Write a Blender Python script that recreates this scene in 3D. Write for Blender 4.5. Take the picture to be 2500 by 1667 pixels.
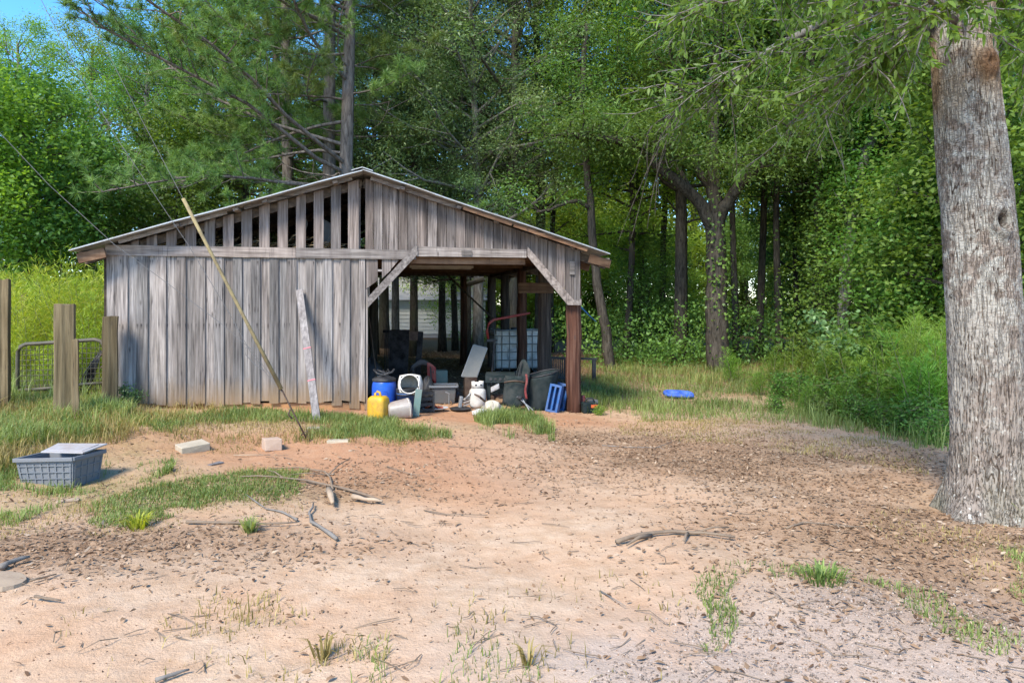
import bpy, math, random
import numpy as np
from mathutils import Vector, Matrix

for _o in list(bpy.data.objects):
    bpy.data.objects.remove(_o)
SC = bpy.context.scene
COL = SC.collection
R = math.radians

# ------------------------------------------------------------------ camera
F, CX, HY = 1750.0, 1250.0, 737.0          # focal length and horizon of the photograph, in its pixels
TH = R(10.93)                              # the camera looks this far to the right of the shed's depth axis
HC = 1.75                                  # eye height
FY = 11.5                                  # plane of the shed's front wall
cd = bpy.data.cameras.new('camera')
cam = bpy.data.objects.new('camera', cd)
COL.objects.link(cam)
cam.location = (0, 0, HC)
cam.rotation_euler = (R(90), 0, -TH)
cd.sensor_width = 36.0
cd.lens = F / 2500.0 * 36.0
cd.shift_y = (HY - 833.5) / 2500.0
cd.clip_end = 2000.0
cd.clip_start = 0.05
SC.camera = cam

# ------------------------------------------------------------------ sky and sun
SUN_EL, SUN_AZ = R(46), R(218)             # azimuth clockwise from +Y: behind the camera, to the left
world = bpy.data.worlds.new('World')
SC.world = world
world.use_nodes = True
wn = world.node_tree
wn.nodes.clear()
sky = wn.nodes.new('ShaderNodeTexSky')
sky.sky_type = 'NISHITA'
sky.sun_disc = False
sky.sun_elevation = SUN_EL
sky.sun_rotation = SUN_AZ
sky.altitude = 300
sky.air_density = 0.8
sky.dust_density = 0.3
sky.ozone_density = 1.6
hs = wn.nodes.new('ShaderNodeHueSaturation')
hs.inputs['Saturation'].default_value = 1.32
bg = wn.nodes.new('ShaderNodeBackground')
bg.inputs['Strength'].default_value = 0.15
wo = wn.nodes.new('ShaderNodeOutputWorld')
wn.links.new(sky.outputs[0], hs.inputs['Color'])
wn.links.new(hs.outputs[0], bg.inputs['Color'])
wn.links.new(bg.outputs[0], wo.inputs['Surface'])

sl = bpy.data.lights.new('sun', 'SUN')
sl.energy = 2.3
sl.angle = R(18)
sl.color = (1.0, 0.92, 0.80)
sun = bpy.data.objects.new('sun', sl)
COL.objects.link(sun)
sd = Vector((math.sin(SUN_AZ) * math.cos(SUN_EL), math.cos(SUN_AZ) * math.cos(SUN_EL), math.sin(SUN_EL)))
sun.rotation_euler = sd.to_track_quat('Z', 'Y').to_euler()
sun.location = sd * 60

vs = SC.view_settings
vs.view_transform = 'Standard'
vs.look = 'None'
vs.exposure = 1.7
vs.gamma = 1.0
vs.use_curve_mapping = False
SC.render.film_transparent = False
try:
    SC.cycles.max_bounces = 10
    SC.cycles.diffuse_bounces = 6
    SC.cycles.glossy_bounces = 2
    SC.cycles.transmission_bounces = 6
    SC.cycles.use_denoising = True
    SC.cycles.caustics_reflective = False
    SC.cycles.caustics_refractive = False
except Exception:
    pass

# ------------------------------------------------------------------ measuring helpers
RGT = np.array([math.cos(TH), -math.sin(TH), 0.0])
FWD = np.array([math.sin(TH), math.cos(TH), 0.0])

def ray(px, py):
    return RGT * ((px - CX) / F) + FWD + np.array([0, 0, (HY - py) / F])

def at_y(px, py, Y):
    r = ray(px, py)
    t = Y / r[1]
    return np.array([r[0] * t, Y, HC + r[2] * t])

def at_d(px, py, d):
    r = ray(px, py)
    return np.array([r[0] * d, r[1] * d, HC + r[2] * d])

def sstep(a, b, x):
    t = np.clip((x - a) / (b - a), 0, 1)
    return t * t * (3 - 2 * t)

def g(X, Y):
    """height of the ground"""
    X = np.asarray(X, float); Y = np.asarray(Y, float)
    s = np.clip(0.046 - 0.0427 * X, -0.16, 0.26)
    z = s * sstep(6.0, 11.0, Y)
    z = z + 0.02 * np.sin(X * 1.3 + 0.4) * np.sin(Y * 0.9) + 0.012 * np.sin(X * 3.1 + Y * 1.7)
    z = z + 0.25 * sstep(45, 90, Y)
    return z

def at_g(px, py):
    r = ray(px, py)
    z = 0.0
    for _ in range(12):
        t = (z - HC) / r[2]
        z = float(g(r[0] * t, r[1] * t))
    return np.array([r[0] * t, r[1] * t, z])

def on_ground(px, d):
    """ground point below pixel column px at forward distance d"""
    r = ray(px, HY)
    x, y = r[0] * d, r[1] * d
    return np.array([x, y, float(g(x, y))])

# value noise for masks
_rng = np.random.default_rng(7)
_NT = _rng.random((256, 256))
def vnoise(x, y):
    x = np.asarray(x, float); y = np.asarray(y, float)
    xi = np.floor(x).astype(int); yi = np.floor(y).astype(int)
    fx = x - xi; fy = y - yi
    fx = fx * fx * (3 - 2 * fx); fy = fy * fy * (3 - 2 * fy)
    a = _NT[xi % 256, yi % 256]; b = _NT[(xi + 1) % 256, yi % 256]
    c = _NT[xi % 256, (yi + 1) % 256]; d = _NT[(xi + 1) % 256, (yi + 1) % 256]
    return a * (1 - fx) * (1 - fy) + b * fx * (1 - fy) + c * (1 - fx) * fy + d * fx * fy
def fbm(x, y, o=4):
    s = 0; a = 0.5; n = 0
    for i in range(o):
        s = s + a * vnoise(x * 2 ** i + 17.3 * i, y * 2 ** i + 5.1 * i); n += a; a *= 0.5
    return s / n

# ------------------------------------------------------------------ object helpers
def props(o, label=None, cat=None, group=None, kind=None):
    if label: o['label'] = label
    if cat: o['category'] = cat
    if group: o['group'] = group
    if kind: o['kind'] = kind
    return o

def thing(name, label, cat, loc=(0, 0, 0), rz=0.0, group=None, rot=None):
    o = bpy.data.objects.new(name, None)
    o.empty_display_size = 0.1
    COL.objects.link(o)
    o.location = tuple(float(c) for c in loc)
    o.rotation_euler = rot if rot is not None else (0, 0, rz)
    return props(o, label, cat, group)

def link(name, me, m=None, parent=None, loc=None):
    o = bpy.data.objects.new(name, me)
    COL.objects.link(o)
    if m is not None and len(me.materials) == 0:
        me.materials.append(m)
    if parent is not None:
        o.parent = parent
    if loc is not None:
        o.location = tuple(float(c) for c in loc)
    return o

def np_mesh(name, V, faces, smooth=False, tint=None):
    """V (n,3), faces list of (m,k) arrays"""
    me = bpy.data.meshes.new(name)
    V = np.ascontiguousarray(V, dtype=np.float32)
    me.vertices.add(len(V))
    me.vertices.foreach_set('co', V.ravel())
    if not isinstance(faces, list):
        faces = [faces]
    loops = np.concatenate([f.ravel() for f in faces]).astype(np.int32)
    tot = np.concatenate([np.full(len(f), f.shape[1]) for f in faces]).astype(np.int32)
    start = np.concatenate([[0], np.cumsum(tot)[:-1]]).astype(np.int32)
    me.loops.add(len(loops))
    me.loops.foreach_set('vertex_index', loops)
    me.polygons.add(len(tot))
    me.polygons.foreach_set('loop_start', start)
    if smooth:
        me.polygons.foreach_set('use_smooth', np.ones(len(tot), dtype=bool))
    if tint is not None:
        a = me.attributes.new('tint', 'FLOAT', 'POINT')
        a.data.foreach_set('value', np.ascontiguousarray(tint, dtype=np.float32))
    me.update(calc_edges=True)
    return me

class MB:
    def __init__(s):
        s.v = []; s.f = []
    def add(s, vs_, fs):
        b = len(s.v)
        s.v.extend([tuple(float(c) for c in p) for p in vs_])
        s.f.extend([tuple(i + b for i in f) for f in fs])
        return s
    def box(s, c, size, M=None, taper=1.0):
        x, y, z = [d / 2 for d in size]
        P = []
        for k, (a, b, e) in enumerate([(-1,-1,-1),(1,-1,-1),(1,1,-1),(-1,1,-1),(-1,-1,1),(1,-1,1),(1,1,1),(-1,1,1)]):
            t = taper if e < 0 else 1.0
            p = Vector((a * x * t, b * y * t, e * z))
            if M is not None: p = M @ p
            P.append((p[0] + c[0], p[1] + c[1], p[2] + c[2]))
        return s.add(P, [(3,2,1,0),(4,5,6,7),(0,1,5,4),(1,2,6,5),(2,3,7,6),(3,0,4,7)])
    def hexa(s, P):
        """eight corners: four of the front face, then the same four of the back face"""
        return s.add(P, [(0,1,2,3),(7,6,5,4),(1,0,4,5),(2,1,5,6),(3,2,6,7),(0,3,7,4)])
    def beam(s, p, q, w, h, up=(0, 0, 1)):
        p = Vector(p); q = Vector(q); d = (q - p).normalized()
        u = Vector(up); a = d.cross(u)
        if a.length < 1e-4: a = d.cross(Vector((1, 0, 0)))
        a.normalize(); b = a.cross(d)
        P = []
        for e in (p, q):
            for i, j in ((-1,-1),(1,-1),(1,1),(-1,1)):
                P.append(e + a * (w / 2 * i) + b * (h / 2 * j))
        return s.add(P, [(0,1,2,3),(7,6,5,4),(1,0,4,5),(2,1,5,6),(3,2,6,7),(0,3,7,4)])
    def tube(s, pts, rads, n=8, caps=True, squash=None):
        pts = [Vector([float(c) for c in p]) for p in pts]
        if not hasattr(rads, '__len__'): rads = [rads] * len(pts)
        base = len(s.v); m = len(pts)
        ref = Vector((0.3, 0.1, 0.95)).normalized()
        for i, p in enumerate(pts):
            d = (pts[min(i + 1, m - 1)] - pts[max(i - 1, 0)])
            if d.length < 1e-9: d = Vector((0, 0, 1))
            d.normalize()
            a = d.cross(ref)
            if a.length < 0.15: a = d.cross(Vector((1, 0, 0)))
            a.normalize(); b = a.cross(d)
            for k in range(n):
                t = 2 * math.pi * k / n
                s.v.append(tuple(p + a * (rads[i] * math.cos(t)) + b * (rads[i] * math.sin(t))))
        for i in range(m - 1):
            for k in range(n):
                k2 = (k + 1) % n
                s.f.append((base + i * n + k, base + i * n + k2, base + (i + 1) * n + k2, base + (i + 1) * n + k))
        if caps:
            s.f.append(tuple(base + k for k in range(n))[::-1])
            s.f.append(tuple(base + (m - 1) * n + k for k in range(n)))
        return s
    def lathe(s, prof, n=24, c=(0, 0, 0), M=None, sq=0.0, caps=True):
        """profile (radius, height); sq > 0 squares the section"""
        base = len(s.v)
        for r, z in prof:
            for k in range(n):
                t = 2 * math.pi * (k + 0.5) / n
                x, y = math.cos(t), math.sin(t)
                if sq:
                    mx = max(abs(x), abs(y)); f = (1 - sq) + sq / mx; x *= f; y *= f
                p = Vector((x * r, y * r, z))
                if M is not None: p = M @ p
                s.v.append((p[0] + c[0], p[1] + c[1], p[2] + c[2]))
        for i in range(len(prof) - 1):
            for k in range(n):
                k2 = (k + 1) % n
                s.f.append((base + i * n + k, base + i * n + k2, base + (i + 1) * n + k2, base + (i + 1) * n + k))
        if caps:
            s.f.append(tuple(base + k for k in range(n))[::-1])
            e = base + (len(prof) - 1) * n
            s.f.append(tuple(e + k for k in range(n)))
        return s
    def sheet(s, fn, nu, nv, thick=0.0):
        """fn(u,v)->point ; a grid, doubled when thick"""
        base = len(s.v)
        P = [[Vector(fn(i / nu, j / nv)) for j in range(nv + 1)] for i in range(nu + 1)]
        for row in P:
            for p in row: s.v.append(tuple(p))
        ix = lambda i, j: base + i * (nv + 1) + j
        for i in range(nu):
            for j in range(nv):
                s.f.append((ix(i, j), ix(i + 1, j), ix(i + 1, j + 1), ix(i, j + 1)))
        return s
    def mesh(s, name, smooth=False):
        me = bpy.data.meshes.new(name)
        me.from_pydata(s.v, [], s.f)
        if smooth:
            me.polygons.foreach_set('use_smooth', np.ones(len(me.polygons), dtype=bool))
        me.update()
        return me
    def build(s, name, m, parent=None, world=False, smooth=False, loc=None, bevel=0.0, solid=0.0):
        """world: vertices are world coordinates under an unrotated parent; loc: origin of a thing of one mesh"""
        if loc is not None:
            s.v = [(a - loc[0], b - loc[1], c - loc[2]) for a, b, c in s.v]
        me = s.mesh(name, smooth)
        o = link(name, me, m, parent, loc)
        if world and parent is not None:
            o.location = tuple(-c for c in parent.location)
        if bevel:
            b = o.modifiers.new('bevel', 'BEVEL'); b.width = bevel; b.segments = 2; b.limit_method = 'ANGLE'; b.angle_limit = R(40)
        if solid:
            d = o.modifiers.new('solid', 'SOLIDIFY'); d.thickness = solid; d.offset = 0
        return o

def copy_thing(root, loc, rz, scale=1.0, label=None, group=None, mats=None):
    r = root.copy(); COL.objects.link(r)
    r.location = tuple(float(c) for c in loc); r.rotation_euler = (0, 0, rz)
    r.scale = (scale,) * 3 if not hasattr(scale, '__len__') else scale
    if label: r['label'] = label
    if group: r['group'] = group
    for ch in list(root.children):
        c = ch.copy(); COL.objects.link(c); c.parent = r
        if mats and ch.name.split('.')[0] in mats:
            c.material_slots[0].link = 'OBJECT'
            c.material_slots[0].material = mats[ch.name.split('.')[0]]
    return r

# ------------------------------------------------------------------ materials
class NT:
    def __init__(s, name):
        s.m = bpy.data.materials.new(name); s.m.use_nodes = True
        s.t = s.m.node_tree; s.t.nodes.clear()
        s.out = s.t.nodes.new('ShaderNodeOutputMaterial')
    def n(s, typ, ins=None, **kw):
        d = s.t.nodes.new('ShaderNode' + typ)
        for k, v in kw.items(): setattr(d, k, v)
        for k, v in (ins or {}).items(): s.set(d, k, v)
        return d
    def set(s, d, k, v):
        i = d.inputs[k]
        if hasattr(v, 'is_linked') or isinstance(v, bpy.types.NodeSocket): s.t.links.new(v, i)
        elif isinstance(v, bpy.types.Node): s.t.links.new(v.outputs[0], i)
        else: i.default_value = v
    def math(s, op, a, b=0.0, clamp=False):
        d = s.n('Math', operation=op, use_clamp=clamp); s.set(d, 0, a); s.set(d, 1, b); return d.outputs[0]
    def mix(s, f, a, b, mode='MIX'):
        d = s.t.nodes.new('ShaderNodeMix'); d.data_type = 'RGBA'; d.blend_type = mode
        s.set(d, 0, f)
        for k, v in ((6, a), (7, b)):
            if isinstance(v, (tuple, list)) and len(v) == 3: v = (*v, 1)
            s.set(d, k, v)
        return d.outputs[2]
    def ramp(s, f, stops):
        d = s.n('ValToRGB'); s.set(d, 0, f)
        e = d.color_ramp.elements
        while len(e) < len(stops): e.new(0.5)
        for x, (p, c) in zip(e, stops):
            x.position = p; x.color = (*c, 1) if hasattr(c, '__len__') else (c, c, c, 1)
        return d.outputs[0]
    def noise(s, vec, scale, detail=4, rough=0.55, dist=0.0):
        d = s.n('TexNoise', {'Scale': scale, 'Detail': detail, 'Roughness': rough, 'Distortion': dist}); 
        if vec is not None: s.set(d, 'Vector', vec)
        return d.outputs['Fac']
    def mapr(s, v, a, b, c=0.0, d_=1.0):
        d = s.n('MapRange', {'From Min': a, 'From Max': b, 'To Min': c, 'To Max': d_}); s.set(d, 0, v); return d.outputs[0]
    def coords(s, scale=(1, 1, 1), rnd=0.0, kind='Object'):
        tc = s.n('TexCoord').outputs[kind]
        if rnd:
            oi = s.n('ObjectInfo').outputs['Random']
            off = s.n('CombineXYZ', {0: s.math('MULTIPLY', oi, rnd), 1: s.math('MULTIPLY', oi, rnd * 0.7), 2: s.math('MULTIPLY', oi, rnd * 1.3)})
            tc = s.n('VectorMath', {0: tc, 1: off.outputs[0]}, operation='ADD').outputs[0]
        mp = s.n('Mapping'); s.set(mp, 'Vector', tc); mp.inputs['Scale'].default_value = scale
        return mp.outputs[0]
    def bsdf(s, col, rough=0.6, spec=0.3, bump=None, bs=0.3, bd=0.01, metal=0.0, **kw):
        d = s.n('BsdfPrincipled')
        if isinstance(col, (tuple, list)) and len(col) == 3: col = (*col, 1)
        s.set(d, 'Base Color', col); s.set(d, 'Roughness', rough); s.set(d, 'Metallic', metal)
        s.set(d, 'Specular IOR Level', spec)
        if bump is not None:
            b = s.n('Bump', {'Strength': bs, 'Distance': bd}); s.set(b, 'Height', bump)
            s.t.links.new(b.outputs[0], d.inputs['Normal'])
        for k, v in kw.items(): s.set(d, k, v)
        return d
    def done(s, sh):
        s.t.links.new(sh.outputs[0], s.out.inputs['Surface']); return s.m

def m_wood(name, dark, mid, light, streak=0.5, red=0.0, splash=False, knots=True, grain=(38, 38, 1.6), mold=None):
    k = NT(name)
    v = k.coords(grain, 40.0)
    v2 = k.coords((9, 9, 0.7), 23.0)
    n1 = k.noise(v, 1.0, 5, 0.6)
    n2 = k.noise(v2, 1.0, 3, 0.5)
    c = k.ramp(n1, [(0.28, dark), (0.5, mid), (0.72, light)])
    c = k.mix(k.mapr(n2, 0.35, 0.7), c, k.mix(1.0, c, (0.72, 0.70, 0.70), 'MULTIPLY'))
    oi = k.n('ObjectInfo').outputs['Random']
    val = k.mapr(oi, 0, 1, 0.60, 1.25)
    c = k.mix(1.0, c, k.n('CombineColor', {0: val, 1: val, 2: val}).outputs[0], 'MULTIPLY')
    warm = k.math('FRACT', k.math('MULTIPLY', oi, 7.31))
    c = k.mix(k.math('MULTIPLY', warm, 0.35 + red), c, k.mix(1.0, c, (1.12, 0.93, 0.80), 'MULTIPLY'))
    # fine black checks along the grain
    n3 = k.noise(k.coords((70, 70, 2.6), 61.0), 1.0, 3, 0.6)
    n4 = k.noise(k.coords((5, 5, 1.4), 17.0), 1.0, 2, 0.5)
    chk = k.math('MULTIPLY', k.mapr(n3, 0.60, 0.68), k.mapr(n4, 0.42, 0.62))
    c = k.mix(k.math('MULTIPLY', chk, streak, True), c, (0.022, 0.02, 0.02))
    if mold:
        n5 = k.noise(k.coords((14, 14, 0.9), 33.0), 1.0, 4, 0.6)
        n6 = k.noise(k.coords((1.1, 1.1, 0.8), 9.0), 1.0, 2, 0.5)
        c = k.mix(k.math('MULTIPLY', k.math('MULTIPLY', k.mapr(n5, 0.42, 0.66), k.mapr(n6, 0.32, 0.6)), mold, True), c, (0.045, 0.036, 0.032))
    if knots:
        vo = k.n('TexVoronoi', {'Scale': 1.0}); k.set(vo, 'Vector', k.coords((7, 7, 2.2), 51.0))
        c = k.mix(k.mapr(vo.outputs['Distance'], 0.03, 0.13, 0.75, 0.0), c, (0.05, 0.04, 0.035))
    if splash:
        z = k.n('SeparateXYZ', {0: k.n('NewGeometry').outputs['Position']}).outputs[2]
        nz = k.noise(k.coords((6, 6, 1.2), 12.0), 1.0, 4, 0.6)
        h = k.math('ADD', z, k.math('MULTIPLY', nz, -0.55))
        c = k.mix(k.mapr(h, 0.32, -0.10, 0.0, 0.75), c, (0.27, 0.175, 0.085))
        # rust-dark ticks under two rows of nails
        for zz in (1.41, 2.36):
            band = k.math('MULTIPLY', k.mapr(z, zz - 0.075, zz - 0.005), k.mapr(z, zz + 0.03, zz + 0.0))
            tick = k.mapr(k.noise(k.coords((42, 42, 0.3), 71.0), 1.0, 1, 0.3), 0.60, 0.68)
            c = k.mix(k.math('MULTIPLY', k.math('MULTIPLY', band, tick), 0.85), c, (0.025, 0.022, 0.022))
    d = k.bsdf(c, 0.85, 0.18, n1, 0.55, 0.006)
    return k.done(d)

def m_plain(name, col, rough=0.5, spec=0.4, dirt=0.25, dcol=(0.19, 0.13, 0.08), scale=6.0, metal=0.0, fade=0.15):
    k = NT(name)
    v = k.coords((1, 1, 1), 11.0)
    n1 = k.noise(v, scale, 5, 0.65)
    n2 = k.noise(v, scale * 7, 3, 0.6)
    f = k.math('MULTIPLY', k.mapr(k.math('ADD', n1, k.math('MULTIPLY', n2, 0.25)), 0.52, 0.82), dirt, True)
    c = k.mix(k.mapr(n1, 0.35, 0.65, 0, fade), col, tuple(min(1, 0.6 * x + 0.22) for x in col))
    c = k.mix(f, c, dcol)
    return k.done(k.bsdf(c, k.mapr(n1, 0.3, 0.7, rough - 0.08, min(1, rough + 0.2)), spec, n2, 0.12, 0.004, metal))

def m_leaf(name, dark, light, trans=0.32, tcol=None, rough=0.5, spec=0.35, hue=0.06):
    k = NT(name)
    t = k.n('Attribute', attribute_name='tint').outputs['Fac']
    c = k.mix(k.mapr(t, 0.05, 0.95), dark, light)
    oi = k.n('ObjectInfo').outputs['Random']
    hsv = k.n('HueSaturation', {'Hue': k.mapr(oi, 0, 1, 0.5 - hue / 2, 0.5 + hue / 3), 'Value': k.mapr(k.math('FRACT', k.math('MULTIPLY', oi, 5.7)), 0, 1, 0.82, 1.2), 'Saturation': 1.0})
    k.set(hsv, 'Color', c)
    c = hsv.outputs[0]
    d = k.bsdf(c, rough, spec)
    tr = k.n('BsdfTranslucent')
    tc = k.mix(1.0, c, tcol or (1.5, 1.45, 0.6), 'MULTIPLY')
    k.set(tr, 'Color', tc)
    ms = k.n('MixShader', {0: trans}); k.set(ms, 1, d.outputs[0]); k.set(ms, 2, tr.outputs[0])
    return k.done(ms)

def m_tint(name, stops, rough=0.9, spec=0.1, trans=0.0):
    k = NT(name)
    t = k.n('Attribute', attribute_name='tint').outputs['Fac']
    c = k.ramp(t, stops)
    d = k.bsdf(c, rough, spec)
    if not trans: return k.done(d)
    tr = k.n('BsdfTranslucent'); k.set(tr, 'Color', c)
    ms = k.n('MixShader', {0: trans}); k.set(ms, 1, d.outputs[0]); k.set(ms, 2, tr.outputs[0])
    return k.done(ms)

def m_bark(name, dark, light, scale=(14, 14, 3.0), moss=None):
    k = NT(name)
    v = k.coords(scale, 13.0)
    n1 = k.noise(v, 1.0, 5, 0.65, 0.6)
    n2 = k.noise(k.coords((1.2, 1.2, 0.8), 5.0), 1.0, 3)
    c = k.ramp(n1, [(0.32, dark), (0.7, light)])
    if moss: c = k.mix(k.mapr(n2, 0.48, 0.62, 0, 0.7), c, moss)
    return k.done(k.bsdf(c, 0.95, 0.08, n1, 0.9, 0.03))

M = {}
M['wall'] = m_wood('weathered_wall_board', (0.085, 0.078, 0.071), (0.245, 0.226, 0.207), (0.42, 0.390, 0.36), 1.0, splash=True)
M['gable'] = m_wood('gable_board', (0.066, 0.057, 0.051), (0.195, 0.171, 0.154), (0.34, 0.304, 0.278), 0.9, red=0.15, mold=1.0)
M['slat'] = m_wood('slat_board', (0.085, 0.074, 0.066), (0.225, 0.20, 0.182), (0.37, 0.335, 0.31), 0.8, red=0.12, mold=0.5)
M['trim'] = m_wood('trim_board', (0.10, 0.09, 0.08), (0.25, 0.225, 0.203), (0.39, 0.36, 0.33), 0.8, red=0.1, grain=(1.8, 38, 38))
M['brace'] = m_wood('brace_board', (0.10, 0.09, 0.08), (0.25, 0.225, 0.203), (0.39, 0.36, 0.33), 0.8, red=0.1, grain=(20, 20, 20))
M['raw'] = m_wood('loft_timber', (0.08, 0.045, 0.026), (0.155, 0.092, 0.055), (0.24, 0.155, 0.095), 0.4, grain=(1.5, 20, 20))
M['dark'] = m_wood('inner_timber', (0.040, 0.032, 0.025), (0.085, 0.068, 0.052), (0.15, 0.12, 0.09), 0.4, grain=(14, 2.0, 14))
M['log'] = m_wood('red_stained_log', (0.038, 0.017, 0.011), (0.105, 0.048, 0.031), (0.20, 0.12, 0.085), 0.9, grain=(26, 26, 1.0))
M['darklog'] = m_wood('dark_log', (0.022, 0.02, 0.017), (0.06, 0.05, 0.042), (0.14, 0.12, 0.10), 0.5, grain=(22, 22, 1.0))
M['redlog'] = m_wood('dim_red_log', (0.03, 0.016, 0.011), (0.075, 0.036, 0.024), (0.14, 0.085, 0.06), 0.7, grain=(24, 24, 1.0))
M['fence'] = m_wood('fence_post_timber', (0.06, 0.047, 0.024), (0.145, 0.112, 0.06), (0.235, 0.19, 0.11), 0.7, grain=(30, 30, 1.2))
M['bamboo'] = m_plain('yellow_cane', (0.27, 0.215, 0.10), 0.7, 0.2, 0.8, (0.12, 0.09, 0.05), 9)
M['clay'] = m_plain('clay_sill', (0.40, 0.215, 0.095), 0.95, 0.05, 0.6, (0.20, 0.10, 0.05), 3)
M['roof'] = m_plain('galvanised_roof', (0.42, 0.43, 0.42), 0.45, 0.4, 0.5, (0.16, 0.10, 0.06), 2, metal=0.6)
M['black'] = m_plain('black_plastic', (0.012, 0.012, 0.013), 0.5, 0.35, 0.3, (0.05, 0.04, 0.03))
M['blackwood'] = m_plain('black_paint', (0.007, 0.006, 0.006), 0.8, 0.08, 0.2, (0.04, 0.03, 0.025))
M['blue'] = m_plain('blue_plastic', (0.006, 0.075, 0.42), 0.38, 0.45, 0.15, (0.10, 0.09, 0.09), fade=0.05)
M['blue2'] = m_plain('faded_blue_plastic', (0.014, 0.085, 0.26), 0.5, 0.35, 0.35, (0.10, 0.10, 0.10))
M['blue3'] = m_plain('bright_blue_plastic', (0.018, 0.10, 0.50), 0.5, 0.3, 0.3, (0.16, 0.13, 0.10), 9, fade=0.2)
M['yellow'] = m_plain('yellow_plastic', (0.58, 0.33, 0.015), 0.45, 0.35, 0.6, (0.24, 0.13, 0.035), 9, fade=0.08)
M['white'] = m_plain('dirty_white_plastic', (0.56, 0.53, 0.47), 0.5, 0.35, 0.6, (0.25, 0.19, 0.13), 5)
M['whitep'] = m_plain('white_paint', (0.62, 0.62, 0.60), 0.45, 0.4, 0.5, (0.25, 0.17, 0.11), 5)
M['beige'] = m_plain('grey_beige_plastic', (0.33, 0.29, 0.25), 0.45, 0.4, 0.6, (0.14, 0.09, 0.06), 3)
M['grey'] = m_plain('grey_tote_plastic', (0.145, 0.155, 0.165), 0.55, 0.35, 0.35, (0.13, 0.10, 0.07), 4)
M['lid'] = m_plain('pale_lid_plastic', (0.36, 0.345, 0.335), 0.5, 0.35, 0.7, (0.25, 0.18, 0.13), 4)
M['greytote'] = m_plain('smoky_tote_plastic', (0.075, 0.085, 0.085), 0.4, 0.45, 0.4, (0.09, 0.05, 0.035))
M['green'] = m_plain('grey_green_plastic', (0.10, 0.17, 0.145), 0.5, 0.4, 0.3)
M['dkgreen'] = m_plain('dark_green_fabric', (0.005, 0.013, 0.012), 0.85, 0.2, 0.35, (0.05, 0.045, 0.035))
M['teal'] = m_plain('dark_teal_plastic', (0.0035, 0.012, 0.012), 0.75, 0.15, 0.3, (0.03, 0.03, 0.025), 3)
M['red'] = m_plain('red_paint', (0.20, 0.018, 0.015), 0.45, 0.4, 0.35, (0.10, 0.05, 0.035))
M['redcloth'] = m_plain('dark_red_fabric', (0.16, 0.018, 0.02), 0.85, 0.1, 0.3)
M['orange'] = m_plain('orange_cloth', (0.60, 0.09, 0.02), 0.8, 0.15, 0.15)
M['metal'] = m_plain('grey_metal', (0.30, 0.31, 0.31), 0.45, 0.5, 0.4, (0.12, 0.09, 0.06), metal=0.5)
M['panel'] = m_plain('grey_mesh_panel', (0.22, 0.21, 0.18), 0.6, 0.3, 0.4, (0.30, 0.26, 0.20), 9)
M['gate'] = m_plain('olive_gate_tube', (0.062, 0.055, 0.032), 0.5, 0.4, 0.5, (0.10, 0.075, 0.04))
M['wire'] = m_plain('galvanised_wire', (0.20, 0.20, 0.19), 0.5, 0.5, 0.3, metal=0.4)
M['rust'] = m_plain('rusty_iron', (0.06, 0.035, 0.024), 0.8, 0.2, 0.5)
M['cable'] = m_plain('grey_steel_cable', (0.10, 0.102, 0.10), 0.55, 0.4, 0.2)
M['bag'] = m_plain('pale_sack', (0.50, 0.44, 0.34), 0.8, 0.15, 0.5, (0.30, 0.22, 0.13))
M['concrete'] = m_plain('concrete_block', (0.42, 0.35, 0.25), 0.95, 0.08, 0.5, (0.22, 0.19, 0.11), 7)
M['pinkblock'] = m_plain('pinkish_block', (0.45, 0.33, 0.24), 0.95, 0.08, 0.4, (0.30, 0.17, 0.10), 7)
M['stick'] = m_plain('dry_stick', (0.21, 0.155, 0.105), 0.9, 0.1, 0.6, (0.08, 0.055, 0.035), 9)
M['greystick'] = m_plain('grey_stick', (0.20, 0.18, 0.155), 0.9, 0.1, 0.5, (0.08, 0.065, 0.05), 9)
M['palewood'] = m_plain('split_pale_wood', (0.40, 0.30, 0.20), 0.9, 0.1, 0.5, (0.20, 0.13, 0.08), 9)
M['plank'] = m_wood('pale_plank', (0.12, 0.108, 0.098), (0.21, 0.192, 0.178), (0.29, 0.268, 0.25), 0.4, knots=False, grain=(30, 30, 1.6))
M['pink'] = m_plain('pink_tape', (0.50, 0.14, 0.16), 0.6, 0.3, 0.1)
M['siding'] = m_plain('pale_siding', (0.52, 0.52, 0.49), 0.7, 0.2, 0.1)
M['shingle'] = m_plain('grey_shingle', (0.30, 0.30, 0.31), 0.9, 0.1, 0.2)
M['rope'] = m_plain('blue_rope', (0.03, 0.22, 0.60), 0.7, 0.2, 0.1)
M['tube'] = m_plain('white_light_fitting', (0.60, 0.58, 0.52), 0.5, 0.3, 0.2)
M['glass'] = m_plain('dark_window_glass', (0.02, 0.025, 0.03), 0.12, 0.6, 0.05)
M['straw'] = m_tint('straw', [(0.0, (0.20, 0.14, 0.07)), (1.0, (0.42, 0.33, 0.19))])

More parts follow.
